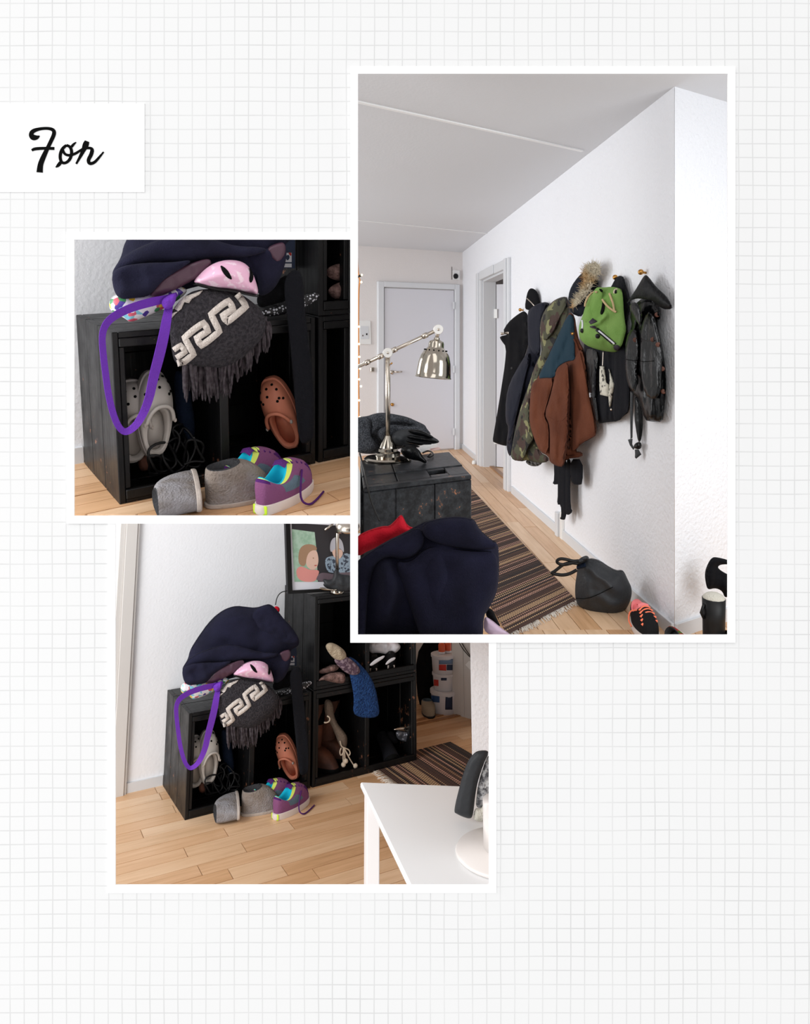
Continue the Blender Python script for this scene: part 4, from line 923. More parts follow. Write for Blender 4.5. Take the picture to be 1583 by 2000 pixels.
rg = [fr.w(s.cp(p, .03)) for p in zz('h', [(290 - 50 + 55 * math.cos(t_), 690 + 45 * math.sin(t_)) for t_ in [i * .45 - 1.2 for i in range(8)]])]; tag(mesh('ring_trim', *tube(rg, .004, 6), cream_cord), 'cream cord ring hanging by the brown boots', 'cord')
bt = thing('black_boot', 'black suede boot lying with its opening outwards in the lower crate', 'boot', fr.w(s.A(x0 + s.W * .7, .03, .02)))
pb = [fr.w(s.cp(p, b)) for p, b in zip(zz('h', [(960, 900), (1010, 1010), (1060, 1120), (1095, 1225)]), (.2, .14, .08, .03))]; mesh('boot_shaft', *tube(pb, [.032, .036, .042, .05], 18, False), dark_cloth, bt)
mesh('opening', *tube([pb[3], pb[3].lerp(pb[2], .08), pb[3].lerp(pb[2], .6)], [.049, .044, .034], 18), hole_m, bt)
c = s.P('h', [(910, 880), (960, 860), (1040, 960), (1000, 1010), (950, 980)], (970, 930), .2, .03, .03); mesh('boot_foot', *c, dark_cloth, bt)
sb = thing('silver_bag', 'crumpled silver grey pouch on a black strap in the lower crate', 'pouch', fr.w(s.A(x0 + s.W * .85, .1, .1)))
c = s.P('h', [(1140, 850), (1230, 835), (1340, 850), (1385, 880), (1390, 1000), (1300, 990), (1180, 960), (1150, 910)], (1270, 910), .10, .02, .02, nz=(30, 30, .012)); mesh('pouch_body', *c, silver_bag, sb)
c = s.P('h', [(1090, 830), (1200, 790), (1345, 785), (1360, 810), (1240, 815), (1380, 855), (1370, 875), (1200, 845)], (1230, 820), .09, .008, .008); mesh('zip_flap', *c, steel, sb)
c = s.P('h', [(1020, 850), (1110, 840), (1160, 920), (1180, 990), (1110, 1010), (1050, 930)], (1100, 920), .14, .03, .03); mesh('strap', *c, black_cloth, sb)
# on the upper crate: framed print, lamp, gloves, cord
T2 = 2 * s.H + .002
pf = thing('picture_frame', 'black framed print of two children standing on the upper crate', 'picture', fr.w(s.cp((570, 1150), .09)))
bF = .09; pq = s.A(0, bF, T2 + .001); pp, pn = fr.w(s.cp((570, 1155), bF)), fr.wv(-s.d)
def pix(p): q = fr.w(p) - CAM; return (PX + F * q.x / q.y, PY - F * q.z / q.y)
yb0, yb1 = pix(s.A(s.W * .98, bF, T2 + .001))[1], pix(s.A(s.W * 1.3, bF, T2 + .001))[1]
fo = zz('q', [(150, -60), (1700, -60), (1700, 1400), (205, 1400)]); fi = zz('q', [(240, -60), (1700, -60), (1700, 1335), (292, 1335)])
fo = [(556, 1013), (690, 1013), (690, yb1 - 1.5), (561, yb0 - 1.5)]; fi = [(564.8, 1013), (690, 1013), (690, yb1 - 8), (569.5, yb0 - 8)]
mesh('backing', *slab(fo, pp, pn, .002, .012), pr_dark, pf, smooth=False)
mesh('frame_side', *slab([fo[0], fi[0], fi[3], fo[3]], pp, pn, .016), rubber, pf, smooth=False); mesh('frame_side', *slab([fo[3], fi[3], fi[2], fo[2]], pp, pn, .016), rubber, pf, smooth=False)
pt = mesh('mat_board', *slab(fi, pp, pn, .003), mat('mat_paper', (226, 226, 234), .7), pf, smooth=False)
def pr(out, m, l, sm=2):
    q = [Vector((x, y, 0)) for x, y in zz('q', out)]; q = smooth_line(q, sm, True) if sm else q; q = [(min(v.x, 690), v.y) for v in q]
    P = [wplane(x, y, pp, pn) for x, y in q]; u_, v_ = axes(pn); P2 = [((p - pp).dot(u_), (p - pp).dot(v_)) for p in P]; V2, T, _, _ = fill(P2, 1); V = [pp + u_ * a + v_ * b + pn * (.0034 + l * .0003) for a, b in V2]
    T = [t if (V[t[1]] - V[t[0]]).cross(V[t[2]] - V[t[0]]).dot(pn) > 0 else t[::-1] for t in T]; mesh('print_patch', V, T, m, pt, smooth=False)
pr([(290, 60), (1480, 130), (1480, 1200), (350, 1200)], pr_dark, 0, 0); pr([(290, 180), (730, 190), (770, 560), (800, 1200), (345, 1200)], pr_green, 1, 0); pr([(345, 80), (1480, 150), (1480, 300), (740, 240), (290, 180)], pr_dark, 2, 0)
pr([(425, 640), (460, 540), (540, 480), (650, 470), (750, 500), (790, 570), (720, 620), (640, 640), (600, 720), (570, 830), (540, 900), (470, 890), (420, 820)], hair, 3)
pr([(600, 660), (680, 590), (770, 590), (800, 680), (810, 780), (800, 860), (770, 940), (690, 970), (600, 930), (560, 830)], skin, 4)
pr([(370, 960), (460, 890), (560, 930), (640, 970), (760, 960), (830, 990), (790, 1100), (740, 1200), (520, 1200), (400, 1130)], pr_pink, 5); pr([(690, 735), (710, 725), (730, 745), (705, 755)], hair, 6); pr([(720, 880), (780, 870), (780, 885), (735, 895)], lab_red, 6)
pr([(780, 1080), (860, 1020), (1000, 1030), (1100, 1060), (1480, 950), (1480, 1200), (760, 1200)], pr_mauve, 5)
pr([(930, 800), (960, 730), (1060, 700), (1290, 660), (1380, 640), (1480, 700), (1480, 1000), (1300, 1020), (1020, 1030), (960, 960)], pr_blue, 6)
pr([(1060, 560), (1240, 560), (1290, 640), (1240, 740), (1170, 770), (1090, 700)], skin, 7); pr([(1025, 560), (1040, 430), (1090, 350), (1180, 330), (1260, 400), (1295, 520), (1300, 640), (1270, 600), (1220, 550), (1120, 560), (1050, 640)], pr_grey, 8)
LBb = .03; lb = s.cp((658.5, 1120), LBb); lb.z = T2 + .001
lp3 = thing('desk_lamp', 'nickel lamp pole rising in front of the framed children print', 'lamp', fr.w(lb))
tz = s.cp((658.5, 955), LBb).z
mesh('base', *lathe_at([(.042, 0), (.042, .008), (.036, .02), (.03, .035), (.012, .06)], fr.w(lb), fr.wv(s.u)), chrome, lp3); mesh('pole', *tube([fr.w(lb + s.u * .03), fr.w(Vector((lb.x, lb.y, tz)))], .0105, 12), steel, lp3)
mesh('arm', *tube([fr.w(s.cp(p, .03)) for p in zz('q', [(935, 200), (1010, 150), (1100, 70)])], .006, 10), steel, lp3)
gb = s.cp(zz('q', [(1390, 250)])[0], -.02); mesh('lamp_shade', *lathe_at([(.075, 0), (.072, .02), (.066, .05), (.06, .051)], fr.w(gb), fr.wv(s.u), 28), steel, lp3)
c = s.P('q', [(890, 1170), (920, 1140), (1000, 1165), (1090, 1150), (1105, 1020), (1140, 950), (1190, 960), (1215, 1050), (1300, 1060), (1480, 1080), (1480, 1390), (1150, 1390), (940, 1310), (900, 1250), (930, 1230)], (1200, 1230), .0, .03, .03, nz=(30, 30, .014), step=.01); tag(mesh('black_glove', *c, leather_soft), 'black glove lying at the lamp foot on the upper crate', 'glove')
c = s.P('q', [(810, 1320), (900, 1300), (1060, 1345), (1180, 1340), (1170, 1365), (1050, 1375), (860, 1360)], (1000, 1345), -.01, .008, .006); tag(mesh('metal_trinket', *c, chrome), 'shiny metal bits beside the black glove on the upper crate', 'trinket')
cp_ = [fr.w(s.cp(p, .06)) for p in zz(2, [(1130, 470), (1090, 478), (1065, 510), (1055, 560)])]; tag(mesh('lamp_cord', *tube(smooth_line(cp_, 2), .003, 6), wire_blk), 'thin black cord looping over the upper crate edge', 'cord')
c = s.P(2, [(1045, 575), (1062, 565), (1085, 580), (1080, 610), (1060, 600)], (1065, 585), .2, .015, .015); tag(mesh('red_fleece', *c, red_m), 'corner of red fleece behind the navy coat, lower picture', 'cloth')
# rug, hall behind, buckets
def rug(fr, o, ex, ey, lx, ly, label, fringe_at='start', seed=1):
    n1, n2 = 30, 6; V, uv = [], []; o, ex, ey = Vector(o), Vector(ex), Vector(ey)
    r = thing('striped_rug', label, 'rug', fr.w(o + Vector((0, 0, .007)))); Fc = []
    for sd in (0, 1):
        for i in range(n1 + 1):
            for j in range(n2 + 1):
                z = .0068 if sd == 0 else .012 + .0015 * noise.noise(Vector((i * .7, j * .9, seed)))
                V.append(fr.w(o + ex * (lx * i / n1) + ey * (ly * j / n2) + Vector((0, 0, z)))); uv.append((lx * i / n1, ly * j / n2))
    m_ = (n1 + 1) * (n2 + 1); idx = lambda sd, i, j: sd * m_ + i * (n2 + 1) + j
    flip = ex.cross(ey).z < 0
    for i in range(n1):
        for j in range(n2):
            for sd in (0, 1):
                f = (idx(sd, i, j), idx(sd, i + 1, j), idx(sd, i + 1, j + 1), idx(sd, i, j + 1)); Fc.append(f if (sd == 1) != flip else f[::-1])
    for i in range(n1):
        for j in (0, n2): Fc.append((idx(0, i, j), idx(0, i + 1, j), idx(1, i + 1, j), idx(1, i, j)))
    for j in range(n2):
        for i in (0, n1): Fc.append((idx(0, i, j), idx(0, i, j + 1), idx(1, i, j + 1), idx(1, i, j)))
    mesh('weave', V, Fc, rug_m, r, uv=uv, auto=.5); rnd = random.Random(seed); parts = []
    for i in range(int(ly / .004)):
        p = o + ey * (ly * rnd.random()) + Vector((0, 0, .010)); d = -ex * rnd.uniform(.03, .065) + ey * rnd.uniform(-.02, .02); pts = [p, p + d * .5 + ey * rnd.uniform(-.006, .006), p + d + Vector((0, 0, -.0015))]
        parts.append(tube([fr.w(q) for q in pts], [.0022, .002, .0014], 4))
    tag(mesh('fringe', *join(*parts), mat('rug_fringe', (220, 210, 198), .95), r), kind='stuff'); return r
rl = fr.onz(752, 1516); ra = (rl - s.o).dot(s.f); rb = (rl - s.o).dot(s.d)
re = fr.onz(920, 1475); rug(fr, s.A(ra, -.75, 0), s.f, s.d, (re - s.o).dot(s.f) - ra, .75 + rb + .19, 'brown striped rag rug beside the crates in the lower picture', seed=2)
tb_ = fr.onz(820, 1432); ta = (tb_ - s.o).dot(s.f); tbb = (tb_ - s.o).dot(s.d)
for i, (da, wd2, m_) in enumerate(((.10, .035, dark_wood), (.17, .03, dark_wood))):
    V, Fc = hexa(s.A(x0 + s.W + .02, tbb + da, 0), s.f * 1.2, s.d * wd2, s.u * .012, .002); mesh('threshold_strip', [fr.w(v) for v in V], Fc, m_, f3, smooth=False, uv=[(v.x * 2, v.y * 2) for v in V])
bk = fr.onz(868, 1391); be = Vector((0, 0, fr.h)) - bk; be.z = 0; be.normalize()
def px_h(y, p): # height above floor of a pixel row at the upright line through p
    n = Vector((-p.x, -p.y, 0)).normalized(); q = fr.onplane(868, y, p, n); return q.z
zs = [0, px_h(1345, bk), px_h(1312, bk), px_h(1276, bk)]; mpp = (fr.onplane(888, 1360, bk, be) - fr.onplane(848, 1360, bk, be)).length / 40
labs = [[('label', lab_blue, [(842.5, 1358), (859, 1360), (859, 1372), (843.5, 1371)]), ('label', lab_navy, [(871, 1352), (884, 1352), (884, 1386), (870, 1386)])],
        [('label', lab_red, [(848, 1327), (857, 1328), (857, 1340), (848, 1339)]), ('label', lab_navy, [(862, 1323), (873, 1323), (873, 1329), (862, 1329)])],
        [('label', lab_sky, [(858, 1287), (886, 1287), (886, 1297), (858, 1297)]), ('label', lab_red, [(858, 1298), (872, 1298), (872, 1310), (858, 1309)]), ('label', lab_navy, [(873, 1298), (886, 1298), (886, 1309), (873, 1309)])]]
for i, (rw, lbl) in enumerate(((26, 'largest white paint bucket with blue label at the bottom of the stack'), (22, 'white paint bucket with small red label in the middle of the stack'), (24, 'white paint bucket with red and blue label on top of the stack'))):
    hgt = (zs[i + 1] - zs[i]); r = rw * mpp; b0 = bk + s.u * zs[i] + be * (-r * .0)
    bo = thing('paint_bucket', lbl, 'bucket', fr.w(b0), 'stack of paint buckets'); vf = lathe_at([(r * .86, 0), (r * .9, .002), (r * .97, hgt * .8), (r * .97, hgt * .84), (r * .9, hgt * .84)], fr.w(b0), fr.wv(s.u), 30); mesh('pail', *vf, bucket_m, bo)
    mesh('lid', *lathe_at([(r * .96, hgt * .84), (r * 1.04, hgt * .85), (r * 1.04, hgt * .985), (r * .98, hgt * .998), (.001, hgt * .985)], fr.w(b0), fr.wv(s.u), 30), bucket_m, bo, auto=.7); bv = bvh_of(vf)
    for nm, m_, q in labs[i]: mesh(nm, *decal(bv, q, .0012, 0, nfrac=.8), m_, bo)
bp = bk + s.u * zs[3]
for i, dx in enumerate((-.03, .025)):
    q = bp + s.f * (dx + .015); o_ = thing('squeeze_bottle', ['orange red plastic bottle on the bucket stack, next to the dark clothes', 'orange red plastic bottle on the bucket stack, next to the grey panel'][i], 'bottle', fr.w(q), 'bottles on the buckets')
    mesh('bottle_body', *lathe_at([(.022, 0), (.024, .005), (.024, .06), (.012, .08)], fr.w(q), fr.wv(s.u), 16), orange_pl, o_); mesh('bottle_foot', *lathe_at([(.0245, 0), (.0252, .002), (.0252, .014), (.0245, .016)], fr.w(q), fr.wv(s.u), 16), bucket_m, o_)
gp0, gp1 = fr.onz(884, 1396), fr.onz(926, 1408); gd = (gp1 - gp0).normalized(); gn = Vector((gd.y, -gd.x, 0)); gn = gn if gn.dot(be) > 0 else -gn
hz = fr.onplane(900, 1248, gp0, gn).z; gp = thing('door_panel', 'grey white door panel beside the paint buckets', None, fr.w(gp0), None, 'structure')
for a_, b_ in ((0, .55), (.56, .88), (.89, 1.35)):
    Ln = (gp1 - gp0).length; V, Fc = hexa(gp0 + gd * Ln * a_, gd * Ln * (b_ - a_), -gn * .03, s.u * hz, .003); mesh('panel_board', [fr.w(v) for v in V], Fc, casing_m, gp, smooth=False)
for k_, pth in enumerate(([(896, 1252), (903, 1266), (915, 1280), (923, 1287)], [(900, 1252), (910, 1268), (918, 1280), (923, 1286)])):
    tag(mesh('power_cable', *tube(smooth_line([fr.w(fr.onplane(x, y, gp0 + gn * .02, gn)) for x, y in pth], 2), .003, 6), wire_blk), ['thin black cord on the grey panel, outer curve', 'thin black cord on the grey panel, inner curve'][k_], 'cord', 'cords on the grey panel')
vf = slab([(910, 1298), (918, 1290), (924, 1300), (921, 1309)], fr.w(gp0 + gn * .012), fr.wv(gn), .006); tag(mesh('outlet', *vf, outlet_m, smooth=False), 'small white outlet hanging tilted on the grey panel', 'outlet')
dkp = fr.onz(835, 1388); dkp = dkp + s.d * .12
c = puff([(812, 1247), (895, 1247), (893, 1300), (862, 1330), (846, 1345), (842, 1380), (815, 1385)], fr.w(dkp), fr.wv(be), .02, .06, nz=(14, 8, .03), seed=4); tag(mesh('dark_coats', *c, black_cloth), 'dark clothes hanging behind the paint buckets', 'clothing')
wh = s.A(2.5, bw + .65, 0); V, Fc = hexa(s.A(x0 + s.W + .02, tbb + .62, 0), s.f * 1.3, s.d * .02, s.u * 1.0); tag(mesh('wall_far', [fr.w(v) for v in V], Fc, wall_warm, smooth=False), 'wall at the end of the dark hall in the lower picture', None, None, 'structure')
sh = fr.onz(832, 1391); so_ = thing('house_shoe', 'pale house shoe with teal trim by the paint buckets', 'shoe', fr.w(sh))
Gs = shoe_grid(.2, .085, .012, dict(x0=.005, x1=.1, w=.07, zh=.07, zf=.08), 7, 36); Mo = mat_axes(fr.w(sh + s.u * .007 - be * .05), fr.wv(be + s.f * .2), fr.wv(s.u)); WMo = Mo
so_.matrix_world = Mo; WM[so_] = Mo
V, Fc = grid_faces(Gs, lambda j, k: True); mesh('upper', V, Fc, mat('pale_felt', (150, 140, 124), 1, bump=(120, .4)), so_, False); mesh('lining', *lining(Gs, .012), sn_grey, so_, False); mesh('sole', *sole(Gs, .012), rubber, so_, False)
# wall end on the right, white table with things on it
we = fr.onz(924, 1560); wn = Vector((-we.x, -we.y, 0)).normalized(); wt = fr.onplane(924, 1247, we, wn).z; wx = Vector((-wn.y, wn.x, 0)); wx = wx if wx.x > 0 else -wx
V, Fc = hexa(we, wx * .5, -wn * .06, s.u * wt, .004); tag(mesh('wall_end', [fr.w(v) for v in V], Fc, wall_white, smooth=False), 'narrow end of white wall at the right of the lower picture', None, None, 'structure')
aw = Vector((we.x, we.y, 0)).normalized(); fz = fr.onplane(926, 1252, we + aw * 2.4, wn).z; V, Fc = hexa(we + wx * .012 + aw * 1.0, aw * 1.5, wx * .05, s.u * max(fz, .3)); tag(mesh('wall_light_stop', [fr.w(v) for v in V], Fc, wall_warm, smooth=False), 'unseen wall added to keep the hall dark in the lower picture', None, None, 'structure')  # unseen wall added to block light entering the hall from the right
ba = s.A(.86, bw, 0); bz = fr.onplane(700, 1250, s.A(0, bw, 0), s.d).z; V, Fc = hexa(ba, s.f * (x0 + s.W - .86), s.d * .02, s.u * (2 * s.H - .05)); tag(mesh('wall_behind_crates', [fr.w(v) for v in V], Fc, wall_fine, smooth=False), 'wall strip hidden behind the two stacked crates', None, None, 'structure')
V, Fc = hexa(s.A(x0 + s.W - .03, bw + .02, 0), s.d * (tbb + .62 - bw), s.f * .02, s.u * 1.0); tag(mesh('wall_light_stop_inner', [fr.w(v) for v in V], Fc, wall_warm, smooth=False), 'hidden wall added behind the crates to darken the hall', None, None, 'structure')  # hidden wall added to stop light leaking in behind the crates
TH = .50
t0, t1 = fr.onz(704, 1527, TH), fr.onz(905, 1535, TH); t2 = fr.onz(800, 1726, TH); tx = (t1 - t0).normalized(); ty = (t2 - t0).normalized()
tb = thing('white_table', 'white lacquered table with square legs in the foreground', 'table', fr.w(Vector((t0.x, t0.y, 0))))
TL, TW = .75, (t2 - t0).length * 1.35
V, Fc = hexa(t0 - s.u * .022, tx * TL, ty * TW, s.u * .022, .005); mesh('table_top', [fr.w(v) for v in V], Fc, table_m, tb, smooth=True, auto=.4)
for (a_, b_) in ((.012, .02), (TL - .07, .02), (.012, TW - .07), (TL - .07, TW - .07)):
    V, Fc = hexa(t0 + tx * a_ + ty * b_ + s.u * (-TH + .007), tx * .05, ty * .05, s.u * (TH - .029), .003); mesh('leg', [fr.w(v) for v in V], Fc, table_leg, tb, smooth=False)
V, Fc = hexa(t0 + tx * .065 + ty * .03 - s.u * .075, tx * (TL - .14), ty * .018, s.u * .052, .002); mesh('apron', [fr.w(v) for v in V], Fc, table_leg, tb, smooth=False)
V, Fc = hexa(t0 + tx * .03 + ty * .075 - s.u * .075, tx * .018, ty * (TW - .15), s.u * .052, .002); mesh('apron', [fr.w(v) for v in V], Fc, table_leg, tb, smooth=False)
# black padded band with fleece
mb = fr.onz(930, 1612, TH); me_ = Vector((-mb.x, -mb.y, 0)).normalized(); ear = thing('padded_band', 'black padded curved band lined with speckled grey fleece on the white table', 'headgear', fr.w(mb))
pw, nw = fr.w(mb), fr.wv(me_)
outc = zz('t', [(120, 1010), (150, 850), (190, 680), (240, 500), (290, 350), (350, 250), (430, 178), (575, 172), (760, 240), (850, 420), (800, 700), (600, 900)])
vf = puff(outc[:1] + [zz('t', [p])[0] for p in [(135, 900), (175, 740), (215, 580), (262, 430), (310, 310), (375, 225), (440, 178), (580, 172), (580, 240), (545, 300), (510, 390), (470, 500), (430, 640), (405, 790), (390, 930), (375, 1050), (345, 1102), (240, 1075), (150, 1030)]], pw, nw, .03, .03, sm=2, R=.018); mesh('leather_pad', *vf, leather_soft, ear)
vf = puff(zz('t', [(565, 262), (600, 240), (660, 300), (660, 800), (560, 900), (470, 960), (410, 930), (425, 780), (440, 650), (480, 500), (520, 380)]), pw - nw * .01, nw, .02, .03, nz=(60, 60, .008)); mesh('fleece_lining', *vf, fleck, ear)
vf = puff(zz('t', [(400, 950), (480, 960), (520, 900), (600, 900), (600, 1120), (450, 1145), (375, 1100)]), pw, nw, .02, .02); mesh('white_edge', *vf, fleece, ear)
lc = fr.onz(985, 1668, TH + .001); mpl = (fr.onz(985, 1668, TH) - fr.onz(890, 1668, TH)).length
ls = thing('round_lamp_foot', 'pale beige round foot with stem on the white table', 'lamp foot', fr.w(lc)); pale = mat('pale_enamel', (232, 226, 222), .3)
mesh('foot_disc', *lathe_at([(mpl * .98, 0), (mpl, .004), (mpl * .97, .012), (mpl * .4, .02), (mpl * .26, .03)], fr.w(lc), fr.wv(s.u), 48), pale, ls); mesh('stem', *tube([fr.w(lc + s.u * .02), fr.w(lc + s.u * .16)], mpl * .42, 24), pale, ls)

# ------------------------------------------------------------------ the hallway of the tall picture
H2 = 1.35; CZ = 2.53; UP = Vector((0, 0, 1))
WD = 1.508; WS = -.0607                                     # right-hand wall: X = WD + WS * Y
FR2 = Frame(H2, 0, 0)
def wy(x): return WD / ((x - PX) / F - WS)                  # depth of the wall at an image column
wdir = Vector((WS, 1, 0)).normalized(); wnor = Vector((-wdir.y, wdir.x, 0))           # towards the hall
def wp(x, z, off=0.0): Y = wy(x); return Vector((WD + WS * Y, Y, z)) + wnor * off
def wpx(x, y, off=0.0): p0 = Vector((WD, 0, 0)) + wnor * off; return wplane(x, y, p0, wnor)
XN, XF = 1318.0, 904.0
yn, yf = wy(XN), wy(XF)
cF = wp(XF, 0); eL = Vector((-1.315, -.615, 0)).normalized(); enor = Vector((eL.y, -eL.x, 0)); enor = enor if enor.y < 0 else -enor
cN = wp(XN, 0); rdir = Vector((.325, .20, 0)).normalized(); rnor = Vector((rdir.y, -rdir.x, 0)); rnor = rnor if rnor.y < 0 else -rnor
def st(name, V, Fc, m, label, parent=None, **kw): return tag(mesh(name, V, Fc, m, parent, smooth=False, **kw), label, None, None, 'structure')
# right wall around the side doorway
xa, xb = 943.5, 992.0; dz = 2.05
def wall_seg(x0, x1, z0, z1): a, b = wp(x0, z0), wp(x1, z0); return hexa(a, b - a, -wnor * .12, UP * (z1 - z0))
st('wall_right', *join(wall_seg(XF, xa, 0, CZ), wall_seg(xa, xb, dz, CZ), prism([wp(xb, 0), cN, wp(xb, 0, -.12)], UP, CZ)), wall_white, 'long white textured wall with coats and a doorway')
V, Fc = prism([cN + rdir * .002, cN + rdir * 1.6, cN + rdir * 1.6 - rnor * .1, cN + rdir * .25 - rnor * .1], UP, CZ); st('wall_corner', V, Fc, wall_white, 'bright white wall facing the viewer past the corner')
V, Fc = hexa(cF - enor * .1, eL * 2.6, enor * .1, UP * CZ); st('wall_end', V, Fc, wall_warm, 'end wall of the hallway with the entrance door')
ceil = [Vector((-1.3, 2.6, CZ)), Vector((3.2, 2.2, CZ)), Vector((3.2, 6, CZ)), Vector((2.2, 10, CZ)), Vector((-1.6, 10, CZ)), Vector((-1.6, 6, CZ))]
st('ceiling', *prism(ceil, UP, .05), ceil_m, 'light grey hallway ceiling')
def cpx(x, y): d = ray(x, y); return CAM + d * ((CZ - H2) / d.z)
for i, (p, q, w_) in enumerate((((660, 187), (1141, 293), .022), ((660, 425), (952, 455), .014))):
    a, b = cpx(*p), cpx(*q); d = (b - a).normalized(); sdv = Vector((-d.y, d.x, 0)); V, Fc = hexa(a - UP * .008, b - a, sdv * w_, UP * .008, .001); st(f'trim_{i + 1}', V, Fc, mat('white_trim', (246, 246, 246), .6), ['bright white strip across the near hallway ceiling', 'thin pale strip across the far hallway ceiling'][i])
# floor with planks along the hall
rx_ = lambda x, Y: ((x - PX) / F * Y, Y)
fa = ccw([rx_(965, 3.372), rx_(968, 2.2), (2.6, 2.2), (2.6, 3.372)]); fb = ccw([rx_(745, 3.372), (2.6, 3.372), (2.4, 9.7), (-.5, 9.7), (-.2, 6.5)])
f2 = st('floor', *join(*[prism([Vector((x, y, -.001)) for x, y in q], UP, 0, .02) for q in (fa, fb)]), WOODS[0], 'light wooden hallway floor', uv=[(0, 0)] * (2 * len(fa) + 2 * len(fb)))
planks(FR2, fa, math.atan2(1, WS), .10, 3, f2, lmin=.9, lmax=2.2); planks(FR2, fb, math.atan2(1, WS), .10, 3, f2, lmin=.9, lmax=2.2)
# baseboards
def bboard(n_, x0, x1, lbl):
    a, b = wp(x0, 0), wp(x1, 0); V, Fc = hexa(a, b - a, wnor * .014, UP * .07, .002); st(n_, V, Fc, trim_m, lbl)
bboard('baseboard_right', 1001.5, 1090, 'pale baseboard below the coats'); bboard('baseboard_near', 1099, XN, 'pale baseboard behind the black bag'); bboard('baseboard_far', XF, 934, 'pale baseboard between the two doors')
V, Fc = hexa(cF, eL * .06, enor * .014, UP * .07, .002); st('baseboard_end', V, Fc, trim_m, 'short pale baseboard in the far corner')
V, Fc = hexa(cN, rdir * 1.5, rnor * .014, UP * .07, .002); st('baseboard_corner', V, Fc, trim_m, 'pale baseboard below the bright corner wall')
# small grey outlet and white duct at the baseboard
a = wp(1092, .0); V, Fc = hexa(a, wdir * -.06, wnor * .03, UP * .17, .004); tag(mesh('floor_outlet', V, Fc, trim_m, smooth=False), 'grey outlet box at the baseboard below the black tights', 'outlet')
a = wp(1099, .0); V, Fc = hexa(a, wdir * -.05, wnor * .02, UP * .19, .003); tag(mesh('cable_duct', V, Fc, outlet_m, smooth=False), 'white cable duct end beside the grey outlet box', 'duct')
# entrance door on the end wall
def ep(x, y, off=0.0): return wplane(x, y, cF + enor * off, enor)
def elen(x): return (ep(x, 700) - cF).dot(eL)
door = thing('door_1', 'grey white entrance door with grey frame at the hall end', None, ep(815, 885), None, 'structure')
l0, l1 = elen(895.5), elen(736); i0, i1 = elen(886.5), elen(748); zt = ep(895, 556).z; zi = ep(886, 566).z
for (a_, b_, z0, z1) in ((l0, i0, 0, zt), (i1, l1, 0, zt), (i0, i1, zi, zt)):
    V, Fc = hexa(cF + eL * a_ + UP * z0, eL * (b_ - a_), enor * .045, UP * (z1 - z0), .006); mesh('door_frame', V, Fc, trim_m, door, smooth=False)
V, Fc = hexa(cF + eL * (i0 + .006) + UP * .02, eL * (i1 - i0 - .016), enor * .022, UP * (zi - .03), .003); leaf = mesh('door_leaf', V, Fc, door_m, door, smooth=False)
V, Fc = hexa(cF + eL * (i1 - .012) + UP * .02, eL * .012, enor * .024, UP * (zi - .03)); mesh('door_gap', V, Fc, hole_m, door, smooth=False)
hp_ = ep(769, 726, .03); mesh('door_handle', *tube([hp_, hp_ + enor * .05, hp_ + enor * .05 - eL * .09], .011, 8), steel, leaf); mesh('rosette', *lathe_at([(.026, 0), (.026, .01), (.001, .011)], ep(766, 727, .022), enor, 16), steel, leaf)
hp_ = ep(766, 790, .022); mesh('lock_cylinder', *lathe_at([(.02, 0), (.02, .02), (.008, .024), (.001, .025)], hp_, enor, 14), brass, leaf)
for y in (604, 728, 850): a = ep(887.5, y, .045); V, Fc = hexa(a, eL * .02, enor * .016, UP * .09, .002); mesh('hinge', V, Fc, trim_m, door, smooth=False)
# lock bell, switch plate and chime on the end wall
V, Fc = hexa(ep(730, 726), eL * .05, enor * .03, UP * .055, .006); tag(mesh('bell_push', V, Fc, steel, smooth=False), 'small silver bell knob beside the entrance door', 'bell')
sw = thing('intercom_panel', 'white wall panel with grey centre left of the entrance door', 'intercom', ep(712, 672)); vf = slab([(701, 626.5), (722.5, 626.5), (724, 672.5), (702, 672)], cF, enor, .02); mesh('plate', *vf, outlet_m, sw, smooth=False); bv = bvh_of(vf)
mesh('centre', *decal(bv, [(704, 637), (720.5, 637), (721, 662), (705, 662)], .004, 0, nfrac=0), trim_m, sw, smooth=False); mesh('button', *decal(bv, [(715.5, 651), (718, 651), (718, 654.5), (715.5, 654.5)], .008, 0, nfrac=0), hole_m, sw, smooth=False); mesh('button', *decal(bv, [(708, 654), (710, 654), (710, 657), (708, 657)], .008, 0, nfrac=0), steel, sw, smooth=False)
ch = thing('door_chime', 'white box with round black speaker above the entrance door', 'chime', ep(890, 546)); vf = slab([(884, 528), (896, 529), (896.5, 547), (884.5, 546)], cF, enor, .03); mesh('housing', *vf, outlet_m, ch, smooth=False)
mesh('speaker', *lathe_at([(.034, 0), (.034, .012), (.02, .016), (.001, .014)], ep(890.3, 539.5, .03), enor, 22), rubber, ch); mesh('bell_wire', *tube([ep(883, 521, .004), ep(883, 546, .004)], .003, 6), wire_blk, ch)
# side doorway with frame, open leaf and dark room
sd = thing('door_2', 'side doorway with pale frame and half open white door', None, wp(968, 0), None, 'structure')
o0, o1 = wy(xa), wy(xb)
def wf(Y, z=0.0, off=0.0): return Vector((WD + WS * Y, Y, z)) + wnor * off
for (ya, yb, z0, z1) in ((o0 + .20, o0, 0, dz + .09), (o1, o1 - .14, 0, dz + .09), (o0, o1, dz, dz + .09)):
    V, Fc = hexa(wf(ya, z0), wf(yb) - wf(ya), wnor * .03, UP * (z1 - z0), .005); mesh('door_frame', V, Fc, trim_m, sd, smooth=False)
    V, Fc = hexa(wf(ya, z0, .03), (wf(yb) - wf(ya)) * .6, wnor * .012, UP * (z1 - z0), .003); mesh('frame_moulding', V, Fc, trim_m, sd, smooth=False)
V, Fc = hexa(wf(o0, 0, -.14), wdir * -.03, wnor * .14, UP * dz, .002); mesh('jamb', V, Fc, trim_m, sd, smooth=False)
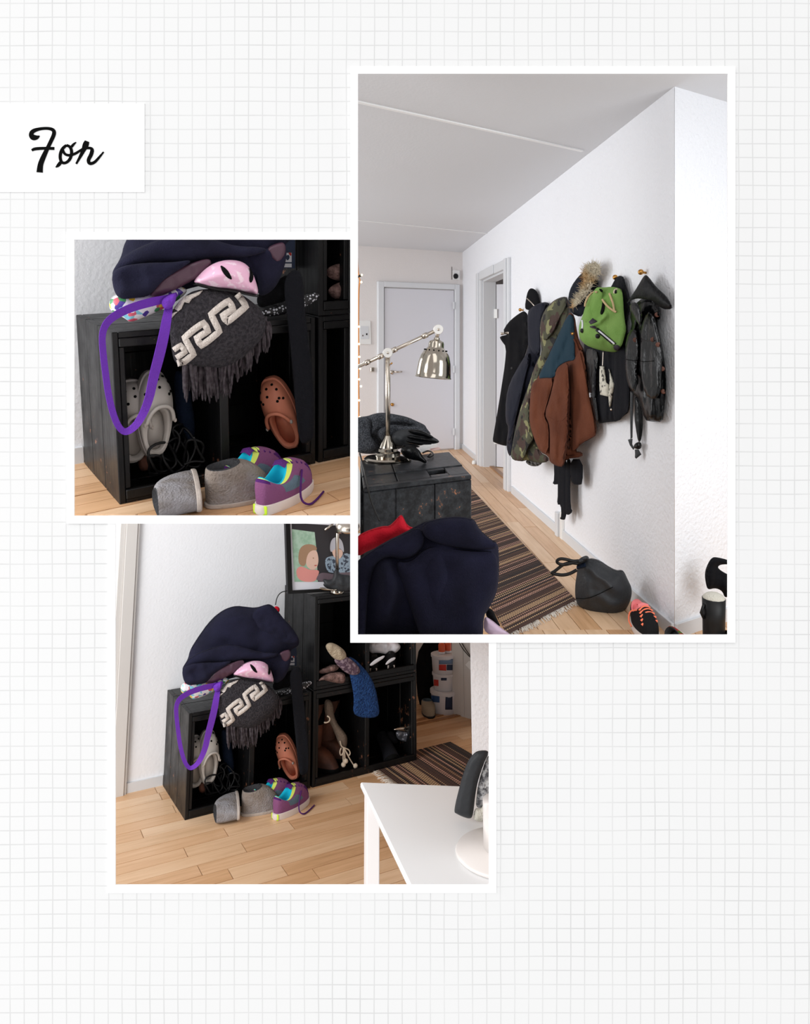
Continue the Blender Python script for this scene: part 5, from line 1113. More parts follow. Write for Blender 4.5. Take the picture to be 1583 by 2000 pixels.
V, Fc = hexa(wf(o0, dz - .02, -.14), wf(o1) - wf(o0), wnor * .14, UP * .02); mesh('jamb', V, Fc, trim_m, sd, smooth=False)
hg = wf(o0 - .05, .012, -.14); ld = (Vector((.8, -.55, 0))).normalized(); ln_ = Vector((-ld.y, ld.x, 0)); V, Fc = hexa(hg, ld * .82, ln_ * .04, UP * 1.99, .003); lf = mesh('door_leaf', V, Fc, door_m, sd, smooth=False)
for z in (.25, 1.62): V, Fc = hexa(hg + UP * z - ld * .02, ld * .04, -ln_ * .02, UP * .1, .002); mesh('hinge', V, Fc, outlet_m, sd, smooth=False)
a0, a1 = wf(o0 + .5, -.02, -.121), wf(o1 - .5, -.02, -.121); bk_ = -wnor * 1.6
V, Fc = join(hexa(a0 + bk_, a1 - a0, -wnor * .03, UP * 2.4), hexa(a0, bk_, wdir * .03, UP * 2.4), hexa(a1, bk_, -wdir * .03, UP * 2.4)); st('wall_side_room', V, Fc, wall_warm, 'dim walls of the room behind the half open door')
V, Fc = hexa(a0 + UP * 2.4, a1 - a0, bk_, UP * .03); st('ceiling_side_room', V, Fc, ceil_m, 'dim ceiling of the room behind the half open door')
V, Fc = hexa(wf(o0 + .0, .006, -.12), wf(o1) - wf(o0), wnor * .05, UP * .012, .002); mesh('threshold_strip', V, Fc, dark_wood, f2, smooth=False, uv=[(v.x, v.y) for v in V])
# rug
ra_, rb_ = FR2.onz(925, 948), FR2.onz(1124, 1151); re_ = FR2.onz(1126, 1176); rl_ = FR2.onz(1012, 1234)
rx = (ra_ - rb_); rx.z = 0; rx = rx.normalized(); o_ = re_; ry = (rl_ - re_); ry.z = 0; ryn = ry.normalized()
rug(FR2, Vector((o_.x, o_.y, 0)), rx, ryn, 3.6, .62, 'brown striped rag rug along the hallway floor', seed=5)
pk = FR2.onz(926, 908); po = thing('night_light', 'tiny white plug lying on the hallway floor', 'plug', pk + UP * .006); mesh('plug_body', *lathe_at([(.02, 0), (.022, .01), (.02, .035), (.01, .045)], pk + UP * .006, UP, 14), outlet_m, po); mesh('plug_pin', *tube([pk + UP * .05, pk + UP * .07], .005, 6), steel, po)

# ---- crate with lamp in front
zc = .82; Np = Vector((.334, 2.90, 0)); ed = Vector((-.06, 1, 0)).normalized(); ec = Vector((-.854, -.52, 0)).normalized(); CW, CD_ = .62, .50
zb0 = .245
kc = thing('wooden_crate', 'scuffed black crate carrying the nickel lamp in the hallway picture', 'crate', Np + UP * zb0, 'black crates')
def sk(name, a0, a1, d0, d1, z0, z1, m_=scuffed):
    V, Fc = hexa(Np + ec * a0 + ed * d0 + UP * z0, ec * (a1 - a0), ed * (d1 - d0), UP * (z1 - z0), .003); return mesh(name, V, Fc, m_, kc, smooth=False)
zlow = lambda a, d: max(zb0, 1.35 - .4086 * (Np + ec * a + ed * d).y + .01)
for a0, a1 in ((0, .18), (.182, .36), (.362, CD_)): sk('board', a0, a1, 0, .018, zlow(a1, 0) + .02, zc - .019)
for d0, d1 in ((.02, .2), (.202, .4), (.402, CW)): sk('board', 0, .018, d0, d1, zlow(0, d0), zc - .019)
sk('top_board', 0, CD_, 0, .05, zc - .018, zc); sk('top_board', 0, .10, .05, .22, zc - .018, zc); sk('top_board', .19, .345, .05, .22, zc - .018, zc); sk('top_board', .35, CD_, .05, .22, zc - .018, zc); sk('top_board', .10, .19, .05, .10, zc - .018, zc); sk('top_board', .10, .19, .19, .22, zc - .018, zc)
sk('top_board', 0, .345, .225, .42, zc - .014, zc + .004); sk('top_board', .35, CD_, .225, .42, zc - .014, zc + .004); sk('top_board', 0, CD_, .425, CW, zc - .016, zc + .001)
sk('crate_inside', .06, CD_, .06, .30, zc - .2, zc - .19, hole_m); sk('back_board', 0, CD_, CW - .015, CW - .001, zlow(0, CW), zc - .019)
# lamp
LZ = zc + .004; lbp = CAM + ray(757.8, 898) * ((H2 - LZ) * F / (898 - PY)); lY = lbp.y
def lpx(x, y): return CAM + ray(x, y) * lY
lamp = thing('desk_lamp', 'nickel desk lamp with bell shade and jointed arm on the black crate', 'lamp', lbp)
mesh('base', *lathe_at([(.108, 0), (.109, .006), (.1, .013), (.07, .016), (.058, .018), (.058, .034), (.05, .038), (.046, .04), (.046, .052), (.04, .056), (.034, .075), (.02, .098), (.014, .11)], lbp, UP, 36), chrome, lamp, auto=.5)
jt = lpx(757.8, 689); mesh('pole', *tube([lbp + UP * .1, jt], .0115, 16), steel, lamp); j2 = lpx(856.4, 643.6); je = lpx(694.5, 718.5)
mesh('arm', *tube([je, j2], .0085, 14), steel, lamp)
for t in (.14, .30, .47, .84): p = je.lerp(j2, t); d = (j2 - je).normalized(); mesh('arm_collar', *tube([p - d * .012, p + d * .012], .0125, 12), steel, lamp)
for j in (jt, j2):
    jo = mesh('joint_disc', *lathe_at([(.001, -.018), (.021, -.018), (.0225, -.014), (.0225, .014), (.021, .018), (.001, .018)], j, Vector((0, -1, 0)), 28), mat('bright_nickel', (246, 244, 240), .35, .6), lamp, auto=.6)
    mesh('joint_screw', *lathe_at([(.006, 0), (.006, .003), (.001, .003)], j + Vector((0, -.018, 0)), Vector((0, -1, 0)), 10), steel, jo)
shb = lpx(846.3, 738); sht = lpx(853.8, 659); ax = (sht - shb); hL = ax.length; R_ = .0815
shp = [(R_ * 1.0, 0), (R_ * 1.02, .002), (R_ * .98, .006), (R_ * .95, .03), (R_ * .9, .07), (R_ * .80, .1), (R_ * .66, .122), (R_ * .47, .137), (R_ * .44, .142), (R_ * .43, .158), (R_ * .38, .168), (.014, .176), (.012, hL)]
inn = [(r - .002, z - .001) for r, z in reversed(shp[1:8])]
k_ = hL / .186; mesh('lamp_shade', *lathe_at([(r, z * k_) for r, z in shp], shb, ax, 40), chrome, lamp, auto=.7); mesh('shade_neck', *tube([sht, j2], .009, 12), steel, lamp)
q_ = Vector((0, 0, 1)).rotation_difference(ax.normalized()).to_matrix()
for i in range(14): a_ = i * 2 * math.pi / 14; mesh('shade_hole', *ball(shb + q_ @ Vector((math.cos(a_) * R_ * .62, math.sin(a_) * R_ * .62, .127 * k_)), .0035, 6), hole_m, lamp)
mesh('switch', *tube([lpx(764, 709), lpx(766, 711)], .006, 8), brass, lamp)
lc_ = [FR2.onz(703, 886, zc + .012), FR2.onz(711, 915, zc + .012), FR2.onz(717, 944, zc + .01), CAM + ray(721, 962) * 2.60, CAM + ray(727, 985) * 2.60, CAM + ray(742, 1018) * 2.58]; tag(mesh('lamp_cord', *tube(smooth_line(lc_, 2), .004, 7), wire_blk), 'black lamp cord running down the scuffed crate', 'cord')
# wool hat, gloves, cards on the crate top
def flat(pts, k, Y, n=Vector((0, -1, 0)), **kw): q = zz(k, pts); p0 = CAM + ray(*q[0]) * Y; p0 = Vector((p0.x, Y, p0.z)); return puff(q, p0, n, **kw)
c = flat([(20, 245), (90, 225), (190, 215), (250, 190), (330, 172), (420, 172), (560, 195), (700, 225), (820, 280), (930, 330), (945, 370), (1020, 460), (900, 520), (600, 640), (400, 700), (120, 705), (20, 660)], 'm', 3.40, tf=.06, tb=.06, nz=(8, 10, .035), seed=2, folds=[(zz('m', [(240, 200), (220, 320), (260, 480)]), -.03, .012), (zz('m', [(380, 330), (270, 360), (250, 440)]), .025, .012), (zz('m', [(500, 220), (700, 300), (900, 370)]), .02, .02)])
wj = thing('wool_jumper', 'grey tweed wool jumper heaped behind the lamp pole', 'jumper', Vector((0, 3.4, zc))); mesh('jumper_body', *c, tweed, wj)
for q, Y_ in (([(235, 205), (330, 175), (420, 176), (560, 200), (700, 232), (830, 290), (760, 335), (620, 300), (500, 300), (380, 335), (300, 420), (250, 380), (225, 290)], 3.33), ([(22, 250), (95, 228), (195, 218), (235, 320), (215, 460), (300, 560), (330, 660), (120, 700), (22, 655)], 3.32), ([(300, 420), (390, 350), (520, 320), (700, 350), (860, 350), (940, 380), (1010, 460), (850, 420), (600, 420), (480, 520), (380, 560)], 3.30)):
    mesh('jumper_fold', *flat(q, 'm', Y_, tf=.025, tb=.04, nz=(20, 20, .014), R=.025, step=.012), tweed, wj)
gl = thing('leather_glove', 'black leather glove draped on the grey jumper', 'glove', CAM + ray(780, 895) * 3.22)
c = flat([(470, 480), (560, 400), (700, 380), (850, 390), (950, 430), (1030, 480), (1110, 530), (1108, 558), (1040, 575), (960, 570), (860, 600), (760, 590), (640, 620), (520, 600)], 'm', 3.27, tf=.035, tb=.03, nz=(22, 22, .014), folds=[(zz('m', [(720, 470), (820, 540), (900, 580)]), -.015, .006), (zz('m', [(780, 430), (900, 480), (1000, 500)]), -.015, .006), (zz('m', [(720, 590), (800, 590), (870, 605)]), .012, .008)], step=.012); mesh('glove_hand', *c, leather_soft, gl)
for q, Y_ in (([(690, 395), (800, 385), (900, 405), (1000, 455), (1045, 490), (1010, 510), (900, 475), (760, 450)], 3.235), ([(700, 455), (860, 480), (1000, 508), (1108, 540), (1104, 562), (980, 550), (800, 525), (690, 500)], 3.225), ([(680, 510), (820, 535), (960, 562), (1030, 578), (960, 586), (820, 580), (690, 560)], 3.215), ([(630, 575), (760, 582), (875, 605), (840, 622), (740, 618), (640, 615)], 3.205)):
    mesh('finger', *flat(q, 'm', Y_, tf=.014, tb=.02, R=.012, step=.008), leather, gl)
c = flat([(600, 650), (660, 600), (760, 595), (850, 640), (900, 740), (960, 800), (930, 830), (850, 790), (760, 780), (650, 740)], 'm', 3.16, tf=.02, tb=.02, nz=(25, 25, .012), step=.012); mesh('glove_cuff', *c, leather, gl)
def top_slab(k, pts, z, th): q = zz(k, pts); P = [CAM + ray(x, y) * ((H2 - z) * F / (y - PY)) for x, y in q]; return prism(P, UP, th)
tag(mesh('paper_booklet', *top_slab('m', [(840, 665), (900, 615), (1080, 570), (1085, 600), (960, 650), (870, 690)], LZ + .012, .012), outlet_m, smooth=False), 'white booklet next to the leather glove on the crate', 'booklet')
tag(mesh('pink_card', *top_slab('m', [(990, 645), (1100, 625), (1130, 640), (1020, 665)], LZ + .002, .003), mat('pink_paper', (226, 190, 184), .7), smooth=False), 'pale pink card under the white booklet', 'card')
kp = [CAM + ray(x, y) * ((H2 - LZ - .01) * F / (y - PY)) for x, y in zz('m', [(900, 690), (960, 660), (1020, 680), (1040, 715), (990, 745), (950, 735), (1000, 700)])]; tag(mesh('elastic_band', *tube(smooth_line(kp, 2), .004, 6), rubber), 'black elastic loops in front of the white booklet', 'elastic')
# string of lights at the picture edge
sl_ = thing('string_lights', 'string of warm fairy lights on orange wire at the hall edge', 'lights', CAM + ray(702, 820) * 5.0)
ws = [CAM + ray(x, y) * 5.0 for x, y in [(697, 352), (697, 480), (700.5, 540), (704, 548), (701, 560), (700.5, 640), (701.5, 700), (700.5, 740), (701.5, 790), (700.8, 830), (701.5, 860)]]; mesh('wire', *tube(smooth_line(ws, 2), .005, 6), copper, sl_)
for x, y in ((707, 537), (706, 551), (701.5, 638), (701.7, 672), (702.5, 697), (703.5, 720), (702, 741), (705.5, 754.5), (702, 782), (703, 815)): mesh('bulb', *ball(CAM + ray(x, y) * 4.98, .0075, 8), bulb_m, sl_)
mesh('socket', *tube([CAM + ray(699, 541) * 5.0, CAM + ray(706, 537.5) * 5.0], .008, 8), wire_blk, sl_)

# ---- navy coat and red fleece in the foreground
c = flat([(20, 1360), (95, 1290), (270, 1180), (420, 1110), (560, 1030), (640, 1000), (830, 970), (960, 980), (1012, 1003), (1050, 1080), (1140, 1160), (1203, 1192), (1215, 1300), (1212, 1500), (1190, 1620), (1130, 1740), (1085, 1800), (1080, 1985), (1060, 1990), (40, 1990), (20, 1990), (20, 1960)], 6, 2.12, tf=.13, tb=.10, step=.016, sm=1, nz=(5, 7, .03), seed=12,
         folds=[(zz(6, [(560, 1140), (620, 1190), (560, 1260)]), -.06, .018), (zz(6, [(640, 1170), (800, 1220), (1000, 1245), (1190, 1240)]), -.012, .008), (zz(6, [(320, 1250), (380, 1420), (480, 1600), (560, 1900)]), -.05, .02), (zz(6, [(120, 1330), (110, 1600), (80, 1900)]), -.04, .02), (zz(6, [(250, 1350), (300, 1500), (270, 1800)]), .04, .025), (zz(6, [(700, 1250), (720, 1500), (700, 1900)]), .03, .05), (zz(6, [(450, 1640), (380, 1780), (330, 1900)]), -.03, .012)])
nvc = thing('navy_coat', 'big navy wool coat heaped in front of the crate in the hallway picture', 'coat', Vector((0, 2.12, .5))); mesh('coat_body', *c, navy_wool, nvc)
for q, Y_, sd_ in (([(575, 1040), (640, 1002), (830, 972), (955, 982), (1008, 1008), (1048, 1085), (1138, 1165), (1200, 1196), (1195, 1246), (1000, 1250), (800, 1225), (650, 1180), (575, 1120)], 2.005, 4), ([(22, 1365), (95, 1295), (270, 1186), (420, 1116), (555, 1050), (605, 1160), (545, 1290), (420, 1340), (300, 1300), (190, 1360), (130, 1520), (100, 1980), (90, 1990), (30, 1990), (22, 1985)], 2.02, 6), ([(330, 1330), (470, 1360), (590, 1240), (700, 1215), (830, 1240), (1000, 1262), (1185, 1256), (1208, 1400), (1200, 1560), (1130, 1720), (1080, 1805), (1076, 1980), (1060, 1990), (580, 1990), (560, 1980), (450, 1640)], 2.01, 8)):
    mesh('coat_fold', *flat(q, 6, Y_, tf=.04, tb=.06, step=.014, R=.035, nz=(8, 5, .022), seed=sd_, sm=2), navy_wool, nvc)
c = flat([(20, 1140), (130, 1085), (250, 1050), (300, 1055), (355, 1000), (390, 960), (412, 962), (450, 1050), (520, 1072), (470, 1120), (300, 1190), (120, 1260), (60, 1300), (20, 1290)], 6, 2.3, tf=.06, tb=.05, nz=(10, 10, .02), seed=3); tag(mesh('red_fleece', *c, red_m), 'bright red fleece lying behind the big navy coat', 'garment')
c = flat([(1085, 1795), (1150, 1830), (1220, 1890), (1300, 1945), (1300, 1958), (1085, 1958)], 6, 2.2, tf=.03, tb=.03); tag(mesh('pink_helmet', *c, pinkcloth), 'pale pink helmet corner below the big navy coat', 'helmet')
c = flat([(1110, 1730), (1160, 1740), (1200, 1830), (1235, 1900), (1150, 1840), (1100, 1800)], 6, 2.26, tf=.03, tb=.03); tag(mesh('shadow_patch', *c, black_cloth), 'black patch for the shadow between the navy coat and the rug', 'cloth')  # dark piece standing in for the shadow beside the coat

# ---- coats on the wall
def slant(xr, xl, Yl, dY=0.0):
    a = wp(xr, 1.2, .015) + Vector((0, -dY, 0)); b = CAM + ray(xl, PY) * Yl; d = b - a; d.z = 0; n = Vector((d.y, -d.x, 0)).normalized(); n = n if n.y < 0 else -n; return a, n
def coat(k, pts, pl, tf, tb=.02, **kw):
    p0, n = pl; kw.setdefault('sm', 1)
    if 'folds' in kw: kw['folds'] = [(zz(k, f[0]), f[1], f[2]) for f in kw['folds']]
    return puff(zz(k, pts), p0, n, tf, tb, **kw)
hk = 'brass coat knobs'
def knob(x, y, lbl):
    p = wpx(x, y, .0); o = thing('coat_hook', lbl, 'hook', p, hk); q = p + wnor * .028 + UP * .004; mesh('stem', *tube([p, q], .006, 8), brass, o); mesh('knob', *ball(q, .0145, 10), brass, o)
knob(1263, 533, 'brass knob holding the long black leather jacket'); knob(1212, 543, 'brass knob holding the black jacket above the green backpack'); knob(1023, 606, 'brass knob beside the black peaked hat')
pl = slant(1052, 960, 6.35)
bc = thing('black_coat', 'long black wool coat hanging nearest the half open door', 'coat', wp(1010, .8, .2))
c = coat('k', [(345, 250), (380, 290), (400, 420), (390, 560), (350, 700), (260, 950), (210, 1250), (190, 1500), (170, 1640), (110, 1630), (40, 1605), (12, 1590), (30, 1480), (70, 1250), (110, 1000), (140, 800), (155, 620), (100, 550), (85, 510), (180, 490), (115, 465), (170, 370), (250, 300), (320, 255)], pl, .07, .03, nz=(14, 3, .04), seed=2, R=.06); mesh('coat_body', *c, black_cloth, bc); bv = bvh_of(c)
mesh('collar_tab', *decal(bv, zz('k', [(92, 470), (180, 462), (183, 485), (100, 497)]), .004, 0), steel, bc); mesh('coat_button', *decal(bv, zz('k', [(200, 825), (222, 825), (222, 850), (200, 850)]), .004), rubber, bc)
cp2 = thing('peaked_hat', 'black peaked hat with silver piping on a hook above the coats', 'hat', wp(1045, 1.5, .1)); pl2 = slant(1056, 1024, 5.75)
c = coat('k', [(345, 205), (360, 110), (375, 50), (400, 15), (440, 20), (480, 60), (500, 140), (500, 200), (440, 240), (360, 240)], pl2, .06, .03); mesh('crown', *c, black_cloth, cp2); mesh('piping', *stroke(bvh_of(c), zz('k', [(365, 118), (410, 160), (445, 200)]), 2.0, .004), steel, cp2)
pl3 = slant(1076, 985, 5.85); nj = thing('navy_jacket', 'navy quilted jacket between the black coat and the camouflage jacket', 'jacket', wp(1030, .7, .2))
c = coat('k', [(370, 260), (420, 205), (500, 165), (570, 155), (605, 180), (560, 230), (520, 330), (505, 500), (510, 700), (450, 900), (380, 1050), (310, 1250), (260, 1450), (225, 1650), (200, 1755), (165, 1700), (155, 1600), (180, 1450), (145, 1380), (150, 1150), (190, 980), (290, 800), (380, 660), (375, 480)], pl3, .09, .03, nz=(12, 3, .04), seed=5, R=.07, folds=[([(330, 740), (280, 1000), (220, 1300)], -.04, .02), ([(400, 300), (430, 500), (400, 640)], .04, .03), ([(160, 1050), (230, 1090)], -.02, .012), ([(150, 1280), (220, 1310)], -.02, .012), ([(160, 1420), (215, 1440)], -.02, .012)]); mesh('jacket_body', *c, navy_puff, nj)
def layer0(k, pts, pl_, fwd, tf, mt, name, par, **kw):
    q = coat(k, pts, (pl_[0] + pl_[1] * fwd, pl_[1]), tf, .03, **{**dict(R=tf, nz=(14, 4, tf * .5), step=.02), **kw}); mesh(name, *q, mt, par); return q
layer0('k', [(385, 655), (300, 800), (195, 985), (153, 1150), (148, 1380), (182, 1450), (160, 1600), (200, 1620), (240, 1400), (300, 1150), (350, 930), (400, 760)], pl3, .07, .045, navy_puff, 'sleeve', nj, seed=4)
layer0('k', [(425, 210), (500, 168), (565, 158), (540, 250), (515, 340), (500, 480), (505, 660), (450, 720), (400, 640), (385, 480), (380, 300)], pl3, .06, .04, navy_puff, 'collar', nj, seed=6)
pl4 = slant(1118, 1000, 5.45); cj = thing('camouflage_jacket', 'camouflage jacket hanging between navy and brown jackets', 'jacket', wp(1060, .7, .2))
c = coat('k', [(600, 180), (660, 130), (740, 100), (790, 110), (800, 250), (770, 380), (700, 500), (640, 640), (540, 800), (480, 950), (440, 1150), (400, 1350), (440, 1550), (500, 1700), (590, 1750), (590, 1800), (490, 1815), (380, 1780), (300, 1800), (200, 1765), (210, 1680), (240, 1500), (290, 1280), (370, 1060), (420, 900), (470, 760), (520, 680), (505, 560), (500, 420), (515, 330), (545, 250)], pl4, .08, .03, nz=(12, 4, .04), seed=7, R=.06, folds=[([(700, 200), (640, 400), (560, 560)], -.03, .02), ([(300, 1600), (400, 1640), (520, 1700)], -.03, .02)]); mesh('jacket_body', *c, camo, cj)
layer0('k', [(640, 150), (740, 104), (786, 115), (760, 230), (700, 330), (640, 470), (560, 560), (510, 520), (503, 420), (520, 330), (560, 240)], pl4, .05, .045, camo, 'hood', cj, seed=2)
layer0('k', [(300, 1270), (380, 1100), (400, 1300), (400, 1450), (440, 1560), (380, 1650), (340, 1770), (260, 1795), (202, 1762), (212, 1680), (245, 1500)], pl4, .06, .045, camo, 'sleeve', cj, seed=3)
c = coat('k', [(350, 1790), (400, 1775), (480, 1800), (540, 1790), (500, 1840), (430, 1850), (370, 1825)], slant(1100, 1020, 5.3), .02, .02, nz=(60, 60, .02)); mesh('fur_trim', *c, mat('grey_fur', (120, 118, 114), 1, bump=(150, 1), var=((50, 48, 46), 60, .45, .6)), cj)
# black tights and trousers below
pl5 = slant(1142, 1080, 4.95)
for i, (q, lb_) in enumerate((([(295, 60), (375, 60), (375, 230), (350, 235), (285, 240), (300, 200)], 'short dark leg end hanging below the camouflage jacket'), ([(320, 60), (400, 60), (400, 380), (380, 470), (372, 490), (335, 480), (350, 460), (345, 380), (318, 380), (325, 300)], 'black tights leg hanging longest below the brown jacket'), ([(380, 60), (420, 60), (412, 220), (415, 400), (430, 430), (400, 455), (380, 445), (378, 380)], 'black tights leg hanging beside the longest one'), ([(410, 60), (500, 60), (500, 235), (470, 242), (430, 235), (412, 200)], 'wide black trouser leg under the brown jacket hem'))):
    c = coat(7, q, (pl5[0] + pl5[1] * (.02 * i), pl5[1]), .022, .02, nz=(20, 6, .006), sm=1); tag(mesh('black_tights', *c, dark_cloth), lb_, 'clothing', 'dark legs under the brown jacket')
# brown suede and teal jacket
pl6 = slant(1168, 1033, 5.0, .04); bj = thing('suede_jacket', 'brown suede jacket with teal yoke hanging in the middle of the coats', 'jacket', wp(1100, .75, .2))
bodyo = [(810, 260), (860, 300), (880, 440), (905, 560), (960, 660), (990, 850), (1000, 1050), (1040, 1230), (1085, 1420), (1080, 1520), (1050, 1550), (930, 1610), (860, 1690), (940, 1700), (940, 1750), (770, 1770), (740, 1850), (680, 1850), (600, 1800), (590, 1740), (500, 1700), (440, 1560), (400, 1430), (390, 1320), (405, 1080), (430, 980), (480, 940), (560, 780), (640, 600), (720, 440), (770, 320)]
c = coat('k', bodyo, pl6, .10, .03, step=.02, nz=(11, 4, .04), seed=9, R=.07, folds=[([(640, 980), (600, 1150), (545, 1300), (600, 1500)], -.05, .022), ([(830, 480), (760, 620), (700, 780)], -.04, .016), ([(700, 850), (760, 1100), (800, 1400), (760, 1700)], .05, .03), ([(560, 1320), (700, 1400), (790, 1310)], .02, .02), ([(620, 1400), (700, 1560), (790, 1760)], -.03, .014), ([(860, 700), (900, 950), (1000, 1250), (1040, 1480)], -.03, .012)])
mesh('jacket_body', *c, suede, bj); pcs = [c]
def layer(k, pts, pl_, fwd, tf, mt, name, par, **kw):
    q = coat(k, pts, (pl_[0] + pl_[1] * fwd, pl_[1]), tf, .03, **{**dict(R=tf, nz=(14, 4, tf * .5), step=.018), **kw}); mesh(name, *q, mt, par); return q
pcs.append(layer('k', [(800, 755), (862, 740), (905, 640), (955, 680), (985, 850), (998, 1050), (1038, 1230), (1083, 1420), (1078, 1515), (1048, 1545), (930, 1605), (870, 1680), (810, 1690), (800, 1300), (790, 1000)], pl6, .05, .04, suede, 'front_panel', bj, seed=3))
pcs.append(layer('k', [(432, 985), (480, 945), (560, 938), (645, 940), (625, 1050), (565, 1250), (545, 1330), (600, 1430), (590, 1730), (500, 1690), (440, 1560), (396, 1420), (392, 1300), (408, 1090)], pl6, .07, .05, suede, 'sleeve', bj, seed=5))
pcs.append(layer('k', [(668, 850), (720, 800), (790, 768), (798, 900), (810, 1100), (806, 1300), (795, 1500), (772, 1720), (742, 1845), (690, 1850), (602, 1795), (604, 1500), (592, 1400), (547, 1310), (602, 1150), (642, 980)], pl6, .10, .055, suede, 'sleeve', bj, seed=8))
bv = bvh_of(*pcs)
mesh('yoke', *decal(bv, zz('k', [(812, 275), (850, 320), (855, 500), (862, 700), (862, 756), (780, 765), (700, 810), (665, 860), (655, 935), (560, 935), (478, 945), (560, 785), (640, 610), (715, 450), (772, 330)]), .004, 1, 2.2), teal_c, bj)
mesh('zip_placket', *stroke(bv, zz('k', [(820, 470), (900, 640), (950, 850), (990, 1080), (1040, 1300), (1062, 1500)]), 3.2, .006), suede, bj); mesh('snap_button', *ball(hit(bv, *zz('k', [(842, 482)])[0], 4.6)[0], .011, 8), brass, bj)
mesh('hem', *stroke(bv, zz('k', [(780, 1745), (860, 1742), (935, 1728)]), 4, .006), suede, bj); mesh('seam', *stroke(bv, zz('k', [(560, 1320), (700, 1400), (800, 1310)]), 1.0, .002), suede, bj)
# hood with fur
pl7 = slant(1172, 1108, 4.62, .05); fh = thing('fur_hood_parka', 'dark parka hood trimmed with pale fox fur above the brown jacket', 'hood', wp(1140, 1.4, .1))
c = coat(5, [(718, 330), (740, 260), (790, 190), (835, 150), (880, 140), (930, 200), (945, 240), (930, 290), (880, 380), (830, 460), (810, 490), (740, 460), (722, 400)], pl7, .07, .03, nz=(14, 14, .015)); mesh('hood', *c, mat('dark_parka', (24, 28, 36), .8, bump=(150, .3)), fh)
c2 = coat(5, [(735, 410), (770, 350), (810, 290), (835, 220), (825, 160), (845, 115), (880, 90), (930, 88), (958, 120), (950, 170), (920, 200), (895, 260), (860, 320), (800, 390), (760, 420)], (pl7[0] + pl7[1] * .05, pl7[1]), .05, .04, step=.008, nz=(70, 70, .022), seed=3); mesh('fur_trim', *c2, fur, fh)
rnd = random.Random(3); bvf = bvh_of(c2); hs = []
for i in range(2000):
    x, y = zz(5, [(rnd.uniform(730, 960), rnd.uniform(85, 420))])[0]; p, nn = hit(bvf, x, y)
    if p is None: continue
    d = (nn * .5 + UP * rnd.uniform(.0, .7) + Vector((rnd.uniform(-.5, .5), rnd.uniform(-.3, .3), rnd.uniform(-.3, .3)))).normalized(); hs.append(tube([p - nn * .004, p + d * rnd.uniform(.015, .04)], [.0022, .0005], 3, False))
tag(mesh('fur_hair', *join(*hs), fur, fh), kind='stuff')
# black leather jacket with newspaper
pl8 = slant(1233, 1140, 4.35); lj = thing('leather_jacket', 'short black leather jacket with folded newspaper behind the green backpack', 'jacket', wp(1190, .8, .1))
c = coat(5, [(1030, 270), (1070, 195), (1100, 180), (1130, 195), (1145, 260), (1170, 330), (1180, 420), (1150, 500), (1160, 700), (1170, 900), (1175, 1100), (1165, 1190), (1130, 1210), (1090, 1255), (1010, 1260), (930, 1275), (905, 1180), (880, 1040), (850, 850), (830, 700), (850, 500), (950, 400)], pl8, .06, .02, nz=(14, 3, .035), seed=6, R=.05, step=.016, folds=[([(900, 720), (920, 900), (910, 1100)], .03, .015), ([(1040, 780), (1030, 1000), (1050, 1250)], -.03, .014), ([(1100, 700), (1080, 1000), (1110, 1200)], .03, .02)]); mesh('jacket_body', *c, dark_cloth, lj); pcs = [c]
pcs.append(layer(5, [(1060, 700), (1130, 690), (1165, 800), (1172, 1000), (1165, 1180), (1130, 1205), (1088, 1250), (1045, 1240), (1050, 1000)], pl8, .04, .03, dark_cloth, 'front_panel', lj, seed=4, step=.014))
pcs.append(layer(5, [(845, 720), (900, 715), (940, 750), (935, 880), (905, 960), (930, 1120), (945, 1262), (925, 1268), (895, 1150), (872, 980), (852, 850)], pl8, .03, .025, leather, 'sleeve', lj, seed=5, step=.014))
bv = bvh_of(*pcs)
npo = thing('newspaper', 'folded newspaper tucked in the black jacket below the backpack', 'newspaper', hit(bv, *zz(5, [(1000, 1070)])[0], 4.2)[0]); mesh('sheet', *decal(bv, zz(5, [(962, 850), (985, 850), (1000, 970), (1020, 985), (1022, 1072), (965, 1058), (960, 980)]), .015, 0), paper_m, npo); mesh('sheet', *decal(bv, zz(5, [(1022, 870), (1040, 920), (1058, 980), (1045, 1080), (1030, 1150), (1022, 1060), (1030, 960)]), .012, 0), paper_m, npo)
mesh('zip_chain', *stroke(bv, zz(5, [(975, 740), (970, 850)]), 1.6, .01), steel, lj); mesh('care_label', *decal(bv, zz(5, [(872, 1045), (886, 1045), (888, 1080), (875, 1078)]), .006, 0), bucket_m, lj); mesh('snap_button', *ball(hit(bv, *zz(5, [(1037, 1168)])[0], 4.2)[0], .008, 8), steel, lj)
# green backpack
pl9 = slant(1228, 1130, 3.98, .06); gbk = thing('green_backpack', 'green canvas backpack with beige drawstring hanging over the jackets', 'backpack', wp(1180, 1.2, .2))
c = coat('i', [(320, 490), (360, 455), (440, 465), (560, 450), (680, 470), (725, 510), (740, 640), (745, 800), (765, 960), (790, 1080), (760, 1200), (720, 1340), (680, 1395), (600, 1420), (470, 1400), (330, 1370), (180, 1310), (100, 1220), (80, 1120), (90, 1000), (140, 880), (180, 740), (240, 600)], pl9, .11, .03, step=.010, R=.10, nz=(12, 9, .025), seed=4, folds=[(([(440, 560), (430, 700), (400, 860), (340, 1000)]), -.04, .016), ([(480, 880), (380, 980), (300, 1010)], .03, .012), ([(300, 640), (250, 800), (220, 950)], .02, .02), ([(640, 520), (680, 800), (760, 1100)], .02, .03)]); mesh('bag_body', *c, green_c, gbk); pcs = [c]
